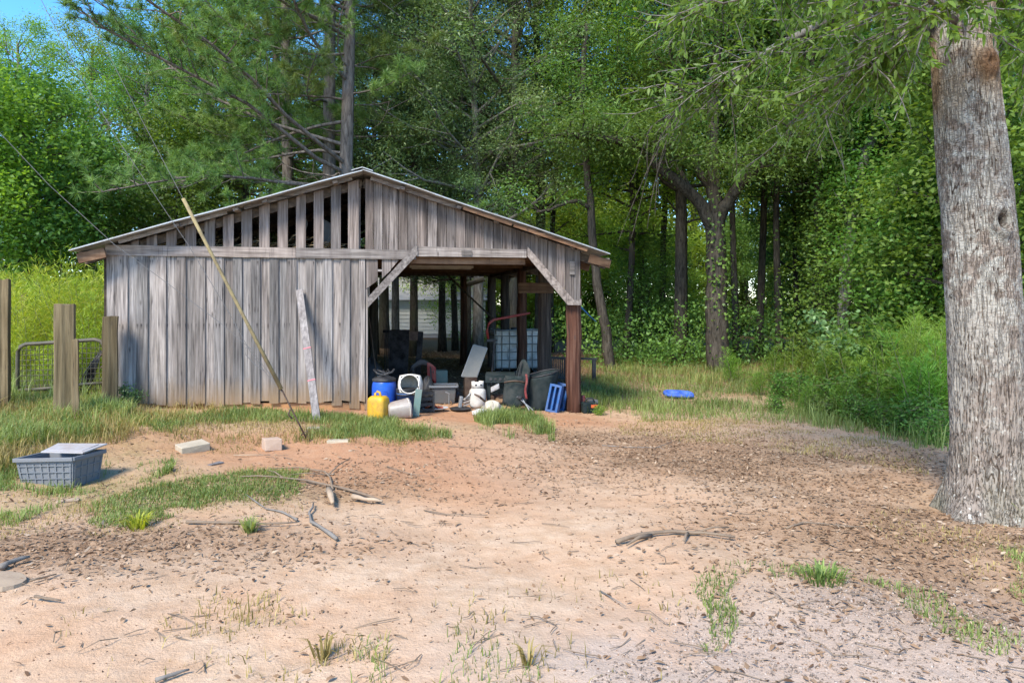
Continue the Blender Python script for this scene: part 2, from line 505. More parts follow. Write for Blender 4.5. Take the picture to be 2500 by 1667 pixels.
M['leaf_a'] = m_leaf('leaf_mid_green', (0.062, 0.140, 0.030), (0.180, 0.315, 0.066), 0.44)
M['leaf_b'] = m_leaf('leaf_yellow_green', (0.125, 0.220, 0.026), (0.310, 0.440, 0.065), 0.52)
M['leaf_c'] = m_leaf('leaf_blue_green', (0.085, 0.155, 0.052), (0.235, 0.345, 0.120), 0.42, (1.3, 1.4, 0.75), 0.42, 0.5)
M['leaf_d'] = m_leaf('leaf_dark_green', (0.050, 0.122, 0.024), (0.140, 0.270, 0.052), 0.42)
M['leaf_e'] = m_leaf('leaf_fresh_green', (0.060, 0.140, 0.022), (0.165, 0.300, 0.058), 0.45, None, 0.45, 0.28)
M['needle'] = m_leaf('pine_needle', (0.085, 0.165, 0.038), (0.255, 0.375, 0.100), 0.32, None, 0.45, 0.35)
M['fennel_l'] = m_leaf('bright_feathery_leaf', (0.17, 0.26, 0.018), (0.42, 0.50, 0.06), 0.45)
M['fennel_r'] = m_leaf('green_feathery_leaf', (0.085, 0.185, 0.018), (0.24, 0.39, 0.055), 0.45)
M['grass'] = m_leaf('grass_blade', (0.085, 0.128, 0.028), (0.27, 0.325, 0.095), 0.36)
M['drygrass'] = m_leaf('dry_grass_blade', (0.17, 0.15, 0.035), (0.42, 0.36, 0.12), 0.35, (1.1, 1.0, 0.7))
M['stem'] = m_plain('plant_stem', (0.12, 0.13, 0.05), 0.8, 0.2, 0.2)
M['bark_p'] = m_bark('pine_bark', (0.060, 0.048, 0.040), (0.24, 0.205, 0.175))
M['bark_o'] = m_bark('oak_bark', (0.035, 0.030, 0.024), (0.135, 0.115, 0.092), moss=(0.085, 0.085, 0.055))
M['bark_d'] = m_bark('dark_bark', (0.020, 0.017, 0.013), (0.105, 0.090, 0.070), (18, 18, 3.4))
M['bark_g'] = m_bark('grey_bark', (0.075, 0.068, 0.058), (0.27, 0.25, 0.22))
M['litter'] = m_tint('fallen_leaves', [(0.0, (0.10, 0.055, 0.03)), (0.35, (0.26, 0.16, 0.09)), (0.75, (0.34, 0.225, 0.135)), (1.0, (0.44, 0.33, 0.225))], 0.75, 0.2, 0.15)
M['pebble'] = m_tint('pebbles', [(0.0, (0.10, 0.08, 0.065)), (0.6, (0.27, 0.21, 0.165)), (1.0, (0.42, 0.35, 0.285))], 0.85, 0.2)
M['crumb'] = m_tint('bark_crumbs', [(0.0, (0.06, 0.04, 0.03)), (0.6, (0.20, 0.12, 0.075)), (1.0, (0.42, 0.29, 0.19))], 0.9, 0.1)
# ------------------------------------------------------------------ ground
def axis(lo, a, b, hi, fine, grow=1.09):
    mid = list(np.arange(a, b, fine))
    up = []; x = mid[-1]; st = fine
    while x < hi:
        st *= grow; x += st; up.append(x)
    dn = []; x = mid[0]; st = fine
    while x > lo:
        st *= grow; x -= st; dn.append(x)
    return np.array(dn[::-1] + mid + up)

def blob(X, Y, px, py, rx, ry, rot=0.0):
    c = at_g(px, py)
    dx, dy = X - c[0], Y - c[1]
    a = R(rot) - TH
    u = dx * math.cos(a) + dy * math.sin(a)
    v = -dx * math.sin(a) + dy * math.cos(a)
    return np.exp(-((u / rx) ** 2 + (v / ry) ** 2))

def masks(X, Y):
    """how sandy, how red, how littered, how gravelly the bare ground is"""
    n = fbm(X * 0.8 + 3, Y * 0.8 + 9, 4) - 0.5
    n2 = fbm(X * 2.7 + 31, Y * 2.7 + 4, 3) - 0.5
    red = (blob(X, Y, 850, 1110, 1.9, 1.1) * 1.1 + blob(X, Y, 1050, 1180, 1.1, 0.8) * 0.6 + blob(X, Y, 640, 1090, 1.6, 0.7)
           + blob(X, Y, 1330, 1020, 1.2, 0.6) * 0.8 + blob(X, Y, 860, 1010, 3.5, 0.7) * 0.9 + blob(X, Y, 1100, 960, 3.0, 5.0) * 0.7 + blob(X, Y, 330, 1075, 1.1, 0.5) * 0.7)
    lit = (blob(X, Y, 1900, 1130, 2.4, 1.0) * 1.1 + blob(X, Y, 1560, 1075, 1.8, 0.8) * 0.75 + blob(X, Y, 2350, 1380, 1.2, 1.2) * 0.9
           + blob(X, Y, 420, 1330, 1.3, 0.45) * 0.9 + blob(X, Y, 2150, 1250, 1.2, 0.8) * 0.7 + blob(X, Y, 1480, 960, 1.6, 1.6) * 0.8
           + blob(X, Y, 850, 1180, 0.8, 0.7) * 0.5 + blob(X, Y, 120, 1330, 0.9, 0.5) * 0.6 + blob(X, Y, 1060, 870, 4.0, 6.0) * 0.8)
    gra = (blob(X, Y, 2150, 1520, 0.9, 0.6) * 1.1 + blob(X, Y, 1900, 1640, 1.2, 0.5) * 0.9 + blob(X, Y, 2480, 1640, 1.0, 0.5) + blob(X, Y, 1500, 1640, 0.9, 0.5) * 0.4)
    gs = (blob(X, Y, 60, 1120, 1.6, 1.7) + blob(X, Y, 480, 1200, 1.5, 0.6) * 0.8 + blob(X, Y, 1900, 980, 3.5, 2.0) * 0.8 + blob(X, Y, 700, 1030, 3.5, 0.5) * 0.7)
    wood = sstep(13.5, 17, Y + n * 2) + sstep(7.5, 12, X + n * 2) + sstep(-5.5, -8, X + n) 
    return (np.clip(red + n * 0.8 * red, 0, 1), np.clip(lit * (1 + n2 * 1.6) + n * 0.3, 0, 1), np.clip(gra * (1 + n2 * 1.5), 0, 1),
            np.clip(gs * (1 + n2), 0, 1), np.clip(wood, 0, 1))

xs = axis(-160, -7.0, 8.5, 160, 0.06); ys = axis(-40, 2.2, 13.5, 260, 0.06)
GX, GY = np.meshgrid(xs, ys, indexing='ij')
GZ = g(GX, GY) + (fbm(GX * 3.5, GY * 3.5, 4) - 0.5) * 0.035 + (fbm(GX * 11, GY * 11, 2) - 0.5) * 0.010
nx, ny = GX.shape
idx = np.arange(nx * ny).reshape(nx, ny)
Q = np.stack([idx[:-1, :-1].ravel(), idx[1:, :-1].ravel(), idx[1:, 1:].ravel(), idx[:-1, 1:].ravel()], 1)
gme = np_mesh('ground', np.stack([GX.ravel(), GY.ravel(), GZ.ravel()], 1), Q, smooth=True)
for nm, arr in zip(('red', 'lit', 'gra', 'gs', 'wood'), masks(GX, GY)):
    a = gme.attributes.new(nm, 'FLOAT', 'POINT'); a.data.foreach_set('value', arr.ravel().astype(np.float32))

k = NT('bare_ground')
A = lambda n: k.n('Attribute', attribute_name=n).outputs['Fac']
v = k.coords()
nL = k.noise(v, 0.9, 4, 0.6); nM = k.noise(v, 7.0, 5, 0.65); nF = k.noise(v, 60.0, 4, 0.7); nS = k.noise(v, 150.0, 2, 0.6)
c = k.mix(k.mapr(nM, 0.3, 0.7), (0.475, 0.322, 0.20), (0.60, 0.445, 0.305))
c = k.mix(k.mapr(nL, 0.42, 0.68, 0, 0.65), c, (0.47, 0.265, 0.145))
nX = k.noise(v, 2.4, 5, 0.7)
c = k.mix(k.mapr(nX, 0.50, 0.72, 0, 0.55), c, (0.36, 0.225, 0.125))
c = k.mix(k.math('MULTIPLY', A('red'), k.mapr(nM, 0.2, 0.7, 0.55, 1.0), True), c, k.mix(k.mapr(nF, 0.3, 0.7), (0.35, 0.165, 0.080), (0.50, 0.26, 0.14)))
c = k.mix(k.math('MULTIPLY', A('gra'), k.mapr(nF, 0.3, 0.6, 0.6, 1.0), True), c, k.mix(k.mapr(nS, 0.35, 0.65), (0.36, 0.28, 0.215), (0.57, 0.455, 0.36)))
c = k.mix(k.math('MULTIPLY', A('gs'), k.mapr(nM, 0.3, 0.65, 0.4, 0.95), True), c, k.mix(k.mapr(nF, 0.35, 0.65), (0.17, 0.14, 0.055), (0.36, 0.28, 0.13)))
c = k.mix(k.math('MULTIPLY', A('lit'), k.mapr(nF, 0.30, 0.60, 0.4, 1.0), True), c, k.mix(k.mapr(nS, 0.35, 0.65), (0.12, 0.072, 0.042), (0.33, 0.215, 0.125)))
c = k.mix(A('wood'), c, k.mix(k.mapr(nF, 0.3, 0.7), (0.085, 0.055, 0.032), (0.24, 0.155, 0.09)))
spk = k.mapr(k.noise(v, 45.0, 2, 0.5), 0.70, 0.76)
c = k.mix(k.math('MULTIPLY', spk, 0.6), c, (0.11, 0.065, 0.04))
c = k.mix(k.mapr(nS, 0.3, 0.7, 0.0, 0.22), c, (0.22, 0.13, 0.08))
h = k.math('ADD', k.math('MULTIPLY', nM, 1.0), k.math('ADD', k.math('MULTIPLY', nF, 0.35), k.math('MULTIPLY', nS, 0.06)))
M['ground'] = k.done(k.bsdf(c, 0.95, 0.06, h, 0.75, 0.03))
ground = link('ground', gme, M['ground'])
props(ground, kind='structure')

# ------------------------------------------------------------------ the shed
X0, ZR, SL = -0.17, 3.78, 0.312                # ridge, its height, roof slope
XL, XR = float(at_y(261, 700, FY)[0]), 3.42     # ends of the front wall
RY0, RY1 = 11.12, 20.6                          # roof from front to rear
BY = 20.1                                       # rear beams
def xf(px): return float(at_y(px, HY, FY)[0])
def zf(px, py): return float(at_y(px, py, FY)[2])
def roof(x): return ZR - SL * abs(x - X0)
shed_loc = np.array([X0, FY, 0.05])
shed = thing('wooden_shed', 'weathered grey board shed with low gabled metal roof and open bay', 'shed', shed_loc)
rnd = random.Random(4)

def board(mb, x0, x1, z0a, z0b, z1a, z1b, y0, y1):
    """an upright board between x0 and x1; bottoms z0a/z0b, tops z1a/z1b"""
    return mb.hexa([(x0, y0, z0a), (x1, y0, z0b), (x1, y0, z1b), (x0, y0, z1a), (x0, y1, z0a), (x1, y1, z0b), (x1, y1, z1b), (x0, y1, z1a)])

# lower boards of the closed room, lapped board on board
edges1 = [275, 334, 398, 447, 515, 560, 623, 680, 738, 787, 852, 898, 962, 1010, 1068, 1115, 1175, 1225, 1282, 1330, 1388, 1437, 1495, 1540, 1597, 1645, 1700, 1750, 1790]
ex = [150 + e / 2.412 for e in edges1] + [893.5]
bots = [990, 988, 990, 986, 987, 985, 989, 986, 990, 984, 988, 990, 985, 984, 982, 986, 981, 984, 979, 983, 985, 980, 986, 978, 992, 976, 996, 980, 1000]
for i in range(len(ex) - 1):
    proud = i % 2 == 1
    xa, xb = xf(ex[i]), xf(ex[i + 1])
    lap = 0.018 if not proud else -0.002
    mb = MB()
    zb = zf((ex[i] + ex[i + 1]) / 2, bots[i] + rnd.uniform(-3, 3))
    t = rnd.uniform(-0.012, 0.012)
    y0 = FY - (0.045 if proud else 0.020) - rnd.uniform(0, 0.006)
    board(mb, xa - lap + 0.003, xb + lap - 0.003, zb + t, zb - t, 2.44, 2.44, y0, y0 + 0.021)
    mb.build('wall_board', M['wall'], shed, True)
# thin dark line boards behind the laps
for i in range(0, 28, 3):
    mb = MB(); xa = xf(ex[i])
    board(mb, xa - 0.06, xa + 0.10, 0.28, 0.28, 2.44, 2.44, FY + 0.012, FY + 0.03)
    mb.build('backing_board', M['dark'], shed, True)
# clay-caked sill under the boards
mb = MB(); xsill = np.linspace(XL + 0.02, xf(890), 26)
for a, b in zip(xsill[:-1], xsill[1:]):
    za, zb = float(g(a, FY)) - 0.25, float(g(b, FY)) - 0.25
    ta, tb = 0.245 - 0.020 * (a - XL), 0.245 - 0.020 * (b - XL)
    board(mb, a, b, za, zb, ta, tb, FY + 0.002, FY + 0.14)
mb.build('sill', M['clay'], shed, True)
mb = MB(); board(mb, xf(560), xf(893), -0.2, -0.2, 0.08, 0.03, FY - 0.035, FY - 0.0)
mb.build('sill', M['clay'], shed, True)
# corner strip at the open bay
mb = MB(); board(mb, xf(893.8), xf(897.5), -0.02, -0.02, 2.0, 2.0, FY - 0.03, FY + 0.12)
mb.build('corner_post', M['wall'], shed, True)

# band boards
def band(x0, x1, z0, z1, y0, th, m, name='band_board'):
    mb = MB(); board(mb, x0, x1, z0[0], z0[1], z1[0], z1[1], y0, y0 + th)
    return mb.build(name, m, shed, True)
band(xf(261), xf(723), (2.432, 2.425), (2.585, 2.58), FY - 0.07, 0.024, M['trim'])
band(xf(724), xf(1015), (2.425, 2.42), (2.58, 2.565), FY - 0.074, 0.024, M['trim'])
hdr = band(xf(1017), xf(1283), (2.47, 2.47), (2.63, 2.60), FY - 0.08, 0.038, M['trim'], 'door_header')
hb = MB(); board(hb, xf(1125), xf(1150), 2.50, 2.50, 2.57, 2.57, FY - 0.10, FY - 0.082); hb.build('header_block', M['trim'], hdr)
band(xf(980), xf(1283), (2.36, 2.36), (2.465, 2.465), FY + 0.03, 0.04, M['raw'], 'inner_header')

# slatted left gable
sl1 = [(415, 460), (508, 568), (622, 682), (735, 797), (847, 908), (955, 1017), (1063, 1125), (1167, 1228), (1275, 1335), (1383, 1440), (1487, 1545), (1588, 1645), (1688, 1750)]
slats = [(297, 345)] + sl1
for a, b in slats:
    xa, xb = xf(150 + a / 2.412), xf(150 + b / 2.412)
    mb = MB(); t = rnd.uniform(-.01, .01)
    board(mb, xa, xb, 2.50, 2.50, roof(xa) - 0.10, roof(xb) - 0.10, FY - 0.045 + t * .3, FY - 0.023 + t * .3)
    mb.build('slat', M['slat'], shed, True)
# boarded right gable
eg = [100, 150, 203, 240, 295, 348, 405, 465, 522, 578, 633, 688, 742, 797, 850, 905, 960, 1012, 1067, 1118, 1170, 1222, 1272, 1325, 1363]
eg = [850 + e / 2.412 for e in eg]
bl, br = (1285, 626), (1383, 738)
for i in range(len(eg) - 1):
    xa, xb = xf(eg[i] + 0.6), xf(eg[i + 1] - 0.6)
    if eg[i] < 1012: zl = zr_ = 2.50
    elif eg[i] < 1280: zl = zr_ = 2.53
    else:
        f = lambda p: zf(p, bl[1] + (br[1] - bl[1]) * (p - bl[0]) / (br[0] - bl[0]) - 12)
        zl, zr_ = max(f(eg[i]), 1.72), max(f(eg[i + 1]), 1.70)
    mb = MB(); y0 = FY - 0.045 - rnd.uniform(0, 0.010)
    board(mb, xa, xb, zl, zr_, roof(xa) - 0.085, roof(xb) - 0.085, y0, y0 + 0.022)
    mb.build('gable_board', M['gable'] if eg[i] < 1290 else M['slat'], shed, True)
# narrow shadowed board in the last gap below the ridge
mb = MB(); board(mb, xf(875.5), xf(880), 2.5, 2.5, 3.6, 3.6, FY + 0.01, FY + 0.03); mb.build('gable_board', M['slat'], shed, True)
# the little boards between room and brace
for a, b, t0 in ((894, 922, 693), (932.5, 954, 668), (955, 972, 645)):
    mb = MB(); board(mb, xf(a), xf(b), zf(a, t0 + 12), zf(b, t0 - 8), 2.44, 2.44, FY - 0.04, FY - 0.02)
    mb.build('wall_board', M['slat'], shed, True)
mb = MB(); board(mb, xf(921), xf(934), zf(921, 663), zf(921, 663), zf(921, 658), zf(921, 658), FY - 0.035, FY - 0.02); mb.build('cleat', M['trim'], shed, True)

# braces
def quad_board(P, y0, th, name, m):
    mb = MB(); mb.hexa([(xf(a), y0, zf(a, b)) for a, b in P] + [(xf(a), y0 + th, zf(a, b)) for a, b in P])
    return mb.build(name, m, shed, True)
quad_board([(897, 752), (897, 727), (1017, 597), (1019, 622)], FY - 0.105, 0.03, 'brace', M['brace'])
quad_board([(1285, 603), (1285, 627), (1382, 744), (1408, 745)], FY - 0.10, 0.03, 'brace', M['brace'])
mb = MB(); board(mb, xf(1385), xf(1416), 1.695, 1.695, 1.75, 1.80, FY - 0.085, FY - 0.05); mb.build('brace_block', M['brace'], shed, True)
mb = MB(); board(mb, xf(1388), xf(1400), 2.20, 2.20, 2.42, 2.42, FY - 0.08, FY - 0.05); mb.build('cleat', M['trim'], shed, True)

# log posts of the open side
def log_post(x, y, r0, z1, m, seed, name='log_post', lean=0.0):
    q = random.Random(seed); mb = MB(); z0 = float(g(x, y)) - 0.15
    n = 9; pts = []; rr = []
    for i in range(n):
        t = i / (n - 1)
        pts.append((x + q.uniform(-.012, .012) + lean * t, y + q.uniform(-.012, .012), z0 + (z1 - z0) * t)); rr.append(r0 * (1.05 - 0.12 * t) * q.uniform(0.95, 1.05))
    mb.tube(pts, rr, 14)
    return mb.build(name, m, shed, True, smooth=True)
px0 = float(at_y(1401, 1000, FY + 0.12)[0])
log_post(px0, FY + 0.12, 0.128, 2.6, M['log'], 3)
for i, (m, r0) in enumerate(((M['darklog'], 0.135), (M['redlog'], 0.115), (M['darklog'], 0.12), (M['darklog'], 0.125))):
    log_post(3.30, FY + 0.12 + 2.13 * (i + 1), r0, 2.6, m, 10 + i)
# a door-side post in the room wall, the rear ones
log_post(-0.02, BY, 0.11, 2.5, M['darklog'], 20)
# side beams, rear beam, brace
mb = MB(); mb.beam((3.30, FY + 0.1, 2.56), (3.30, RY1 - 0.2, 2.56), 0.10, 0.24); mb.build('side_beam', M['dark'], shed, True)
mb = MB(); mb.beam((-3.8, BY, 2.585), (3.40, BY, 2.585), 0.10, 0.22); mb.build('rear_beam', M['dark'], shed, True)
pa, pb = at_y(1088, 668, BY - 0.08), at_y(1204, 778, BY - 0.08)
mb = MB(); mb.beam(pa, pb, 0.04, 0.13, (0, 1, 0)); mb.build('rear_brace', M['dark'], shed, True)
mb = MB(); mb.beam((2.75, FY + 2.1, 2.02), (3.45, FY + 2.1, 2.02), 0.05, 0.20); mb.build('cross_timber', M['raw'], shed, True)
# loft boards over the bay
y = FY + 0.10; first = None
while y < BY - 0.1:
    w = rnd.uniform(0.19, 0.26)
    mb = MB(); mb.box(((3.30 - 0.1) / 2, y + w / 2, 2.635 + rnd.uniform(-.004, .004)), (3.5, w - 0.008, 0.022)); mb.build('loft_board', M['raw'], shed, True)
    y += w
for yy in np.arange(FY + 0.9, BY - 0.5, 1.05):
    mb = MB(); mb.beam((-0.05, yy, 2.555), (3.28, yy, 2.555), 0.045, 0.13); mb.build('loft_joist', M['raw'], shed, True)
# other walls of the room
wb = MB(); wb.box((0, 0, 1.25), (0.022, 0.196, 2.5)); wb_me = wb.mesh('room_wall_board')
def wall_run(x, ya, yb):
    for yy in np.arange(ya, yb, 0.2):
        o = link('room_wall_board', wb_me, M['wall'], shed)
        o.location = (x - shed_loc[0], yy + 0.1 - shed_loc[1], 0.08 - shed_loc[2])
wall_run(XL + 0.02, FY + 0.05, BY - 0.05); wall_run(-0.14, FY + 0.16, BY - 0.05)
wb2 = MB(); wb2.box((0, 0, 1.6), (0.296, 0.022, 3.2)); wb2_me = wb2.mesh('rear_wall_board')
for xx in np.arange(XL + 0.15, -0.2, 0.3):
    o = link('rear_wall_board', wb2_me, M['wall'], shed); o.location = (xx - shed_loc[0], BY + 0.07 - shed_loc[1], 0.05 - shed_loc[2])
# loft over the room
mb = MB(); mb.box(((XL - 0.15) / 2, (FY + BY) / 2, 2.45), (-XL - 0.2, BY - FY - 0.1, 0.03)); mb.build('loft_floor', M['dark'], shed, True)

# rafters, purlins and the metal roof
for yy, mm in ((FY + 0.03, M['dark']), (FY + 2.2, M['dark']), (FY + 4.4, M['dark']), (FY + 6.6, M['dark']), (BY, M['dark'])):
    for s_ in (-1, 1):
        xe = X0 + s_ * 4.0
        mb = MB(); mb.beam((X0, yy, roof(X0) - 0.17), (xe, yy, roof(xe) - 0.17), 0.04, 0.13, (0, 0, 1)); mb.build('rafter', mm, shed, True)
for p in (442, 520, 583, 652, 735, 820, 981, 1050, 1116, 1210, 1309, 1395):
    x = xf(p); ye = RY0 + (0.10 if p in (442, 583, 652, 820, 981, 1116, 1309) else 0.3)
    s_ = 1 if x > X0 else -1
    ang = -s_ * math.atan(SL)
    mb = MB(); Mx = Matrix.Rotation(-ang, 3, 'Y')
    mb.box((x, (ye + RY1) / 2 - 0.05, roof(x) - 0.075), (0.075, RY1 - ye - 0.1, 0.045), Mx); mb.build('purlin', M['trim'], shed, True)
for s_ in (-1, 1):   # eave boards and lookouts beyond the wall
    xe = X0 + s_ * 3.98
    mb = MB(); mb.box((xe, (RY0 + RY1) / 2 + 0.1, roof(xe) - 0.085), (0.10, RY1 - RY0 - 0.4, 0.05)); mb.build('eave_purlin', M['trim'], shed, True)
    for yy in (RY0 + 0.12, FY + 0.9):
        xi = X0 + s_ * 3.62
        mb = MB(); mb.beam((xi, yy, roof(xi) - 0.19), (xe, yy, roof(xe) - 0.17), 0.04, 0.14); mb.build('lookout', M['raw'], shed, True)
# strip of bare wood under the right eave edge
for a, b, y in ((1125, 1240, RY0 + 0.05), (1245, 1420, RY0 + 0.06), (905, 1110, RY0 + 0.2), (300, 560, RY0 + 0.2), (600, 860, RY0 + 0.22)):
    xa, xb = xf(a), xf(b)
    mb = MB(); mb.beam((xa, y, roof(xa) - 0.075), (xb, y, roof(xb) - 0.075), 0.03, 0.055); mb.build('roof_strip', M['trim'] if y > RY0 + 0.1 else M['raw'], shed, True)
# ribbed sheets
run = 4.06
nrib = 8; w = (RY1 - RY0) / 7
prof = []
for i in range(nrib):
    a = i / nrib * w
    prof += [(a, 0), (a + w / nrib * 0.35, 0), (a + w / nrib * 0.5, 0.018), (a + w / nrib * 0.65, 0)]
prof.append((w + 0.03, 0))
for s_ in (-1, 1):
    sh = MB(); vs_ = []
    L = run if s_ < 0 else 3.94
    nseg = 6
    for j in range(nseg + 1):
        d = L * j / nseg
        for a, hgt in prof: vs_.append((s_ * d, a, -SL * d + hgt + 0.006 * math.sin(j * 1.9)))
    npf = len(prof); fs = [(j * npf + i, j * npf + i + 1, (j + 1) * npf + i + 1, (j + 1) * npf + i) for j in range(nseg) for i in range(npf - 1)]
    sh.add(vs_, fs); me = sh.mesh('roof_sheet')
    for q in range(7):
        o = link('roof_sheet', me, M['roof'], shed)
        o.location = (X0 - shed_loc[0], RY0 + q * w - shed_loc[1], ZR - 0.024 + 0.002 * (q % 2) - shed_loc[2])
        d = o.modifiers.new('solid', 'SOLIDIFY'); d.thickness = 0.016 if q == 0 else 0.004
mb = MB()
for s_ in (-1, 1):
    mb.beam((X0, RY0 - 0.01, ZR + 0.012), (X0 + s_ * 0.16, RY0 - 0.01, ZR + 0.012 - SL * 0.16), 0.012, 0.012)
    mb.hexa([(X0, RY0, ZR + 0.022), (X0 + s_ * 0.16, RY0, ZR + 0.022 - SL * 0.16), (X0 + s_ * 0.16, RY0, ZR + 0.016 - SL * 0.16), (X0, RY0, ZR + 0.016),
             (X0, RY1, ZR + 0.022), (X0 + s_ * 0.16, RY1, ZR + 0.022 - SL * 0.16), (X0 + s_ * 0.16, RY1, ZR + 0.016 - SL * 0.16), (X0, RY1, ZR + 0.016)])
mb.build('ridge_cap', M['roof'], shed, True)
# strip light on the loft boards
a, b = at_y(1000, 652, FY + 3.2), at_y(1155, 655, FY + 3.2)
lt = thing('strip_light', 'long white strip light under the loft boards of the bay', 'light', (a + b) / 2)
mb = MB(); mb.beam((a[0], a[1], 2.47), (b[0], b[1], 2.47), 0.10, 0.05); hsg = mb.build('housing', M['tube'], lt, True)
mb = MB(); mb.tube([(a[0] + .04, a[1] - .02, 2.43), (b[0] - .04, a[1] - .02, 2.43)], 0.014, 8); mb.build('tube', M['white'], hsg)
# straw and scraps in the loft behind the slats
mb = MB(); q = random.Random(9); V = []; T = []; FF = []
for i in range(420):
    cx = q.uniform(xf(340), xf(800)); cy = FY + q.uniform(0.05, 0.6); cz = 2.50 + abs(q.gauss(0, 0.05))
    a_ = q.uniform(-.5, .5) + (0 if q.random() < .6 else 1.2); L = q.uniform(.15, .5); dx, dz = math.cos(a_) * L, abs(math.sin(a_)) * L * .6
    b0 = len(V); V += [(cx, cy, cz), (cx + dx * .5, cy + q.uniform(-.05, .05), cz + dz * .8), (cx + dx, cy, cz + dz), (cx + dx, cy, cz + dz + .008), (cx + dx * .5, cy, cz + dz * .8 + .009), (cx, cy, cz + .009)]
    FF += [(b0, b0 + 1, b0 + 4, b0 + 5), (b0 + 1, b0 + 2, b0 + 3, b0 + 4)]; T += [q.random()] * 6
o = link('straw', np_mesh('straw', np.array(V), np.array(FF), tint=np.array(T)), M['straw'])
props(o, 'dry straw and twigs piled in the loft behind the slats', 'straw', kind='stuff')
for (pts, lab, nm) in (([(720, 575), (735, 515), (752, 545), (742, 580)], 'grey sheet standing in the loft behind the slats, left of two', 'loft_sheet'),
                       ([(775, 590), (790, 535), (812, 548), (812, 592)], 'grey sheet standing in the loft behind the slats, right of two', 'loft_sheet')):
    P = [at_y(a, b, FY + 0.7) for a, b in pts]
    mb = MB(); mb.hexa([tuple(p) for p in P] + [(p[0], p[1] + 0.02, p[2]) for p in P])
    o = mb.build(nm, M['greytote'], loc=tuple(P[0])); props(o, lab, 'board')
# ------------------------------------------------------------------ fence and gate at the left
def square_post(name, px, base_py, top_py, wpx, m, label, round_=False, lean=0.0, cat='fence post'):
    b = at_g(px, base_py); d = float(np.dot(b - np.array([0, 0, HC]), FWD))
    w = wpx * d / F; top = HC + (HY - top_py) / F * d
    mb = MB(); q = random.Random(int(px))
    if round_:
        pts = [(b[0] + lean * t + q.uniform(-.006, .006), b[1], b[2] - 0.1 + (top - b[2] + 0.1) * t) for t in np.linspace(0, 1, 7)]
        mb.tube(pts, [w / 2 * q.uniform(.96, 1.04) for _ in pts], 12)
    else:
        Mx = Matrix.Rotation(0.25, 3, 'Z')
        # stacked rings so that the sides wander a little
        n_ = 7; base_ = len(mb.v)
        for j in range(n_):
            t = j / (n_ - 1); zz_ = b[2] - 0.1 + (top - b[2] + 0.1) * t; jx, jy = q.uniform(-.006, .006), q.uniform(-.006, .006); ww = w / 2 * (1.03 - .05 * t)
            for cx_, cy_ in ((-1, -1), (-.2, -1.04), (.15, -.97), (1, -1), (1, 1), (-1, 1)):
                pv = Mx @ Vector((cx_ * ww + q.uniform(-.003, .003), cy_ * ww, 0)); mb.v.append((b[0] + pv[0] + jx, b[1] + pv[1] + jy, zz_ + (q.uniform(-.015, .012) if j == n_ - 1 else 0)))
        for j in range(n_ - 1):
            for i_ in range(6): mb.f.append((base_ + j * 6 + i_, base_ + j * 6 + (i_ + 1) % 6, base_ + (j + 1) * 6 + (i_ + 1) % 6, base_ + (j + 1) * 6 + i_))
        mb.f.append(tuple(base_ + (n_ - 1) * 6 + i_ for i_ in range(6)))
    o = mb.build(name, m, loc=tuple(b), smooth=False, bevel=0.006)
    return props(o, label, cat), b, d
square_post('fence_post', 3, 1000, 682, 34, M['fence'], 'tall timber fence post cut by the left edge of the photo')
square_post('fence_post', 159, 1025, 742, 42, M['fence'], 'thick square brown post standing in front of the tube gate')
square_post('fence_stake', 185, 1038, 828, 14, M['fence'], 'thin pale stake fixed beside the thick square gate post', cat='stake')
square_post('fence_post', 269, 1000, 772, 33, M['fence'], 'dark mossy hinge post against the shed wall corner')
square_post('fence_post', 57, 925, 716, 17, M['fence'], 'distant grey fence post in the bright feathery plants', True)
# tube gate
gd = 10.9
def gp(px, py): return at_d(px, py, gd)
gate = thing('tube_gate', 'olive metal tube gate with wire mesh between timber posts', 'gate', on_ground(150, gd))
P = [(43, 1002), (43, 880), (44, 858), (50, 846), (64, 840), (150, 835), (232, 829), (247, 833), (255, 846), (258, 870), (258, 1000)]
mb = MB(); mb.tube([gp(*p) for p in P], 0.030, 10); gfr = mb.build('frame', M['gate'], gate, True, smooth=True)
mb = MB(); mb.tube([gp(44, 953), gp(100, 949), gp(150, 945)], 0.026, 10); mb.tube([gp(150, 945), gp(200, 938), gp(256, 934)], 0.024, 10); mb.build('rail', M['gate'], gate, True, smooth=True)
mb = MB()
for px in np.arange(54, 256, 10.5): mb.tube([gp(px, 838 - (px - 50) * .03), gp(px, 1000)], 0.0045, 4, False)
for py in np.arange(852, 1000, 12.5): mb.tube([gp(45, py + 3), gp(256, py - 4)], 0.0045, 4, False)
mb.build('wire_mesh', M['gate'], gate, True)
mb = MB()
for py in (866, 896): mb.tube([gp(247, py), gp(262, py)], 0.016, 8); mb.tube([gp(260, py - 5), gp(260, py + 5)], 0.022, 8)
mb.build('hinge', M['rust'], gfr)
# black hoses hung behind the gate
b = on_ground(215, 11.3)
mb = MB(); q = random.Random(2)
for i in range(14):
    e = q.uniform(-1, 1)
    mb.tube([at_d(249 + q.uniform(-3, 3), 852 + q.uniform(0, 8), 11.25), at_d(232 + e * 6, 885 + e * 4, 11.2), at_d(214 + e * 13, 925 + e * 6, 11.25 + .1 * e), at_d(203 + e * 10, 968 + q.uniform(-14, 12), 11.3)], [0.008, 0.011, 0.011, 0.009], 6)
o = mb.build('hose_bundle', M['black'], loc=tuple(b), smooth=True); props(o, 'bundle of thin black hoses hanging on the tube gate', 'hoses')

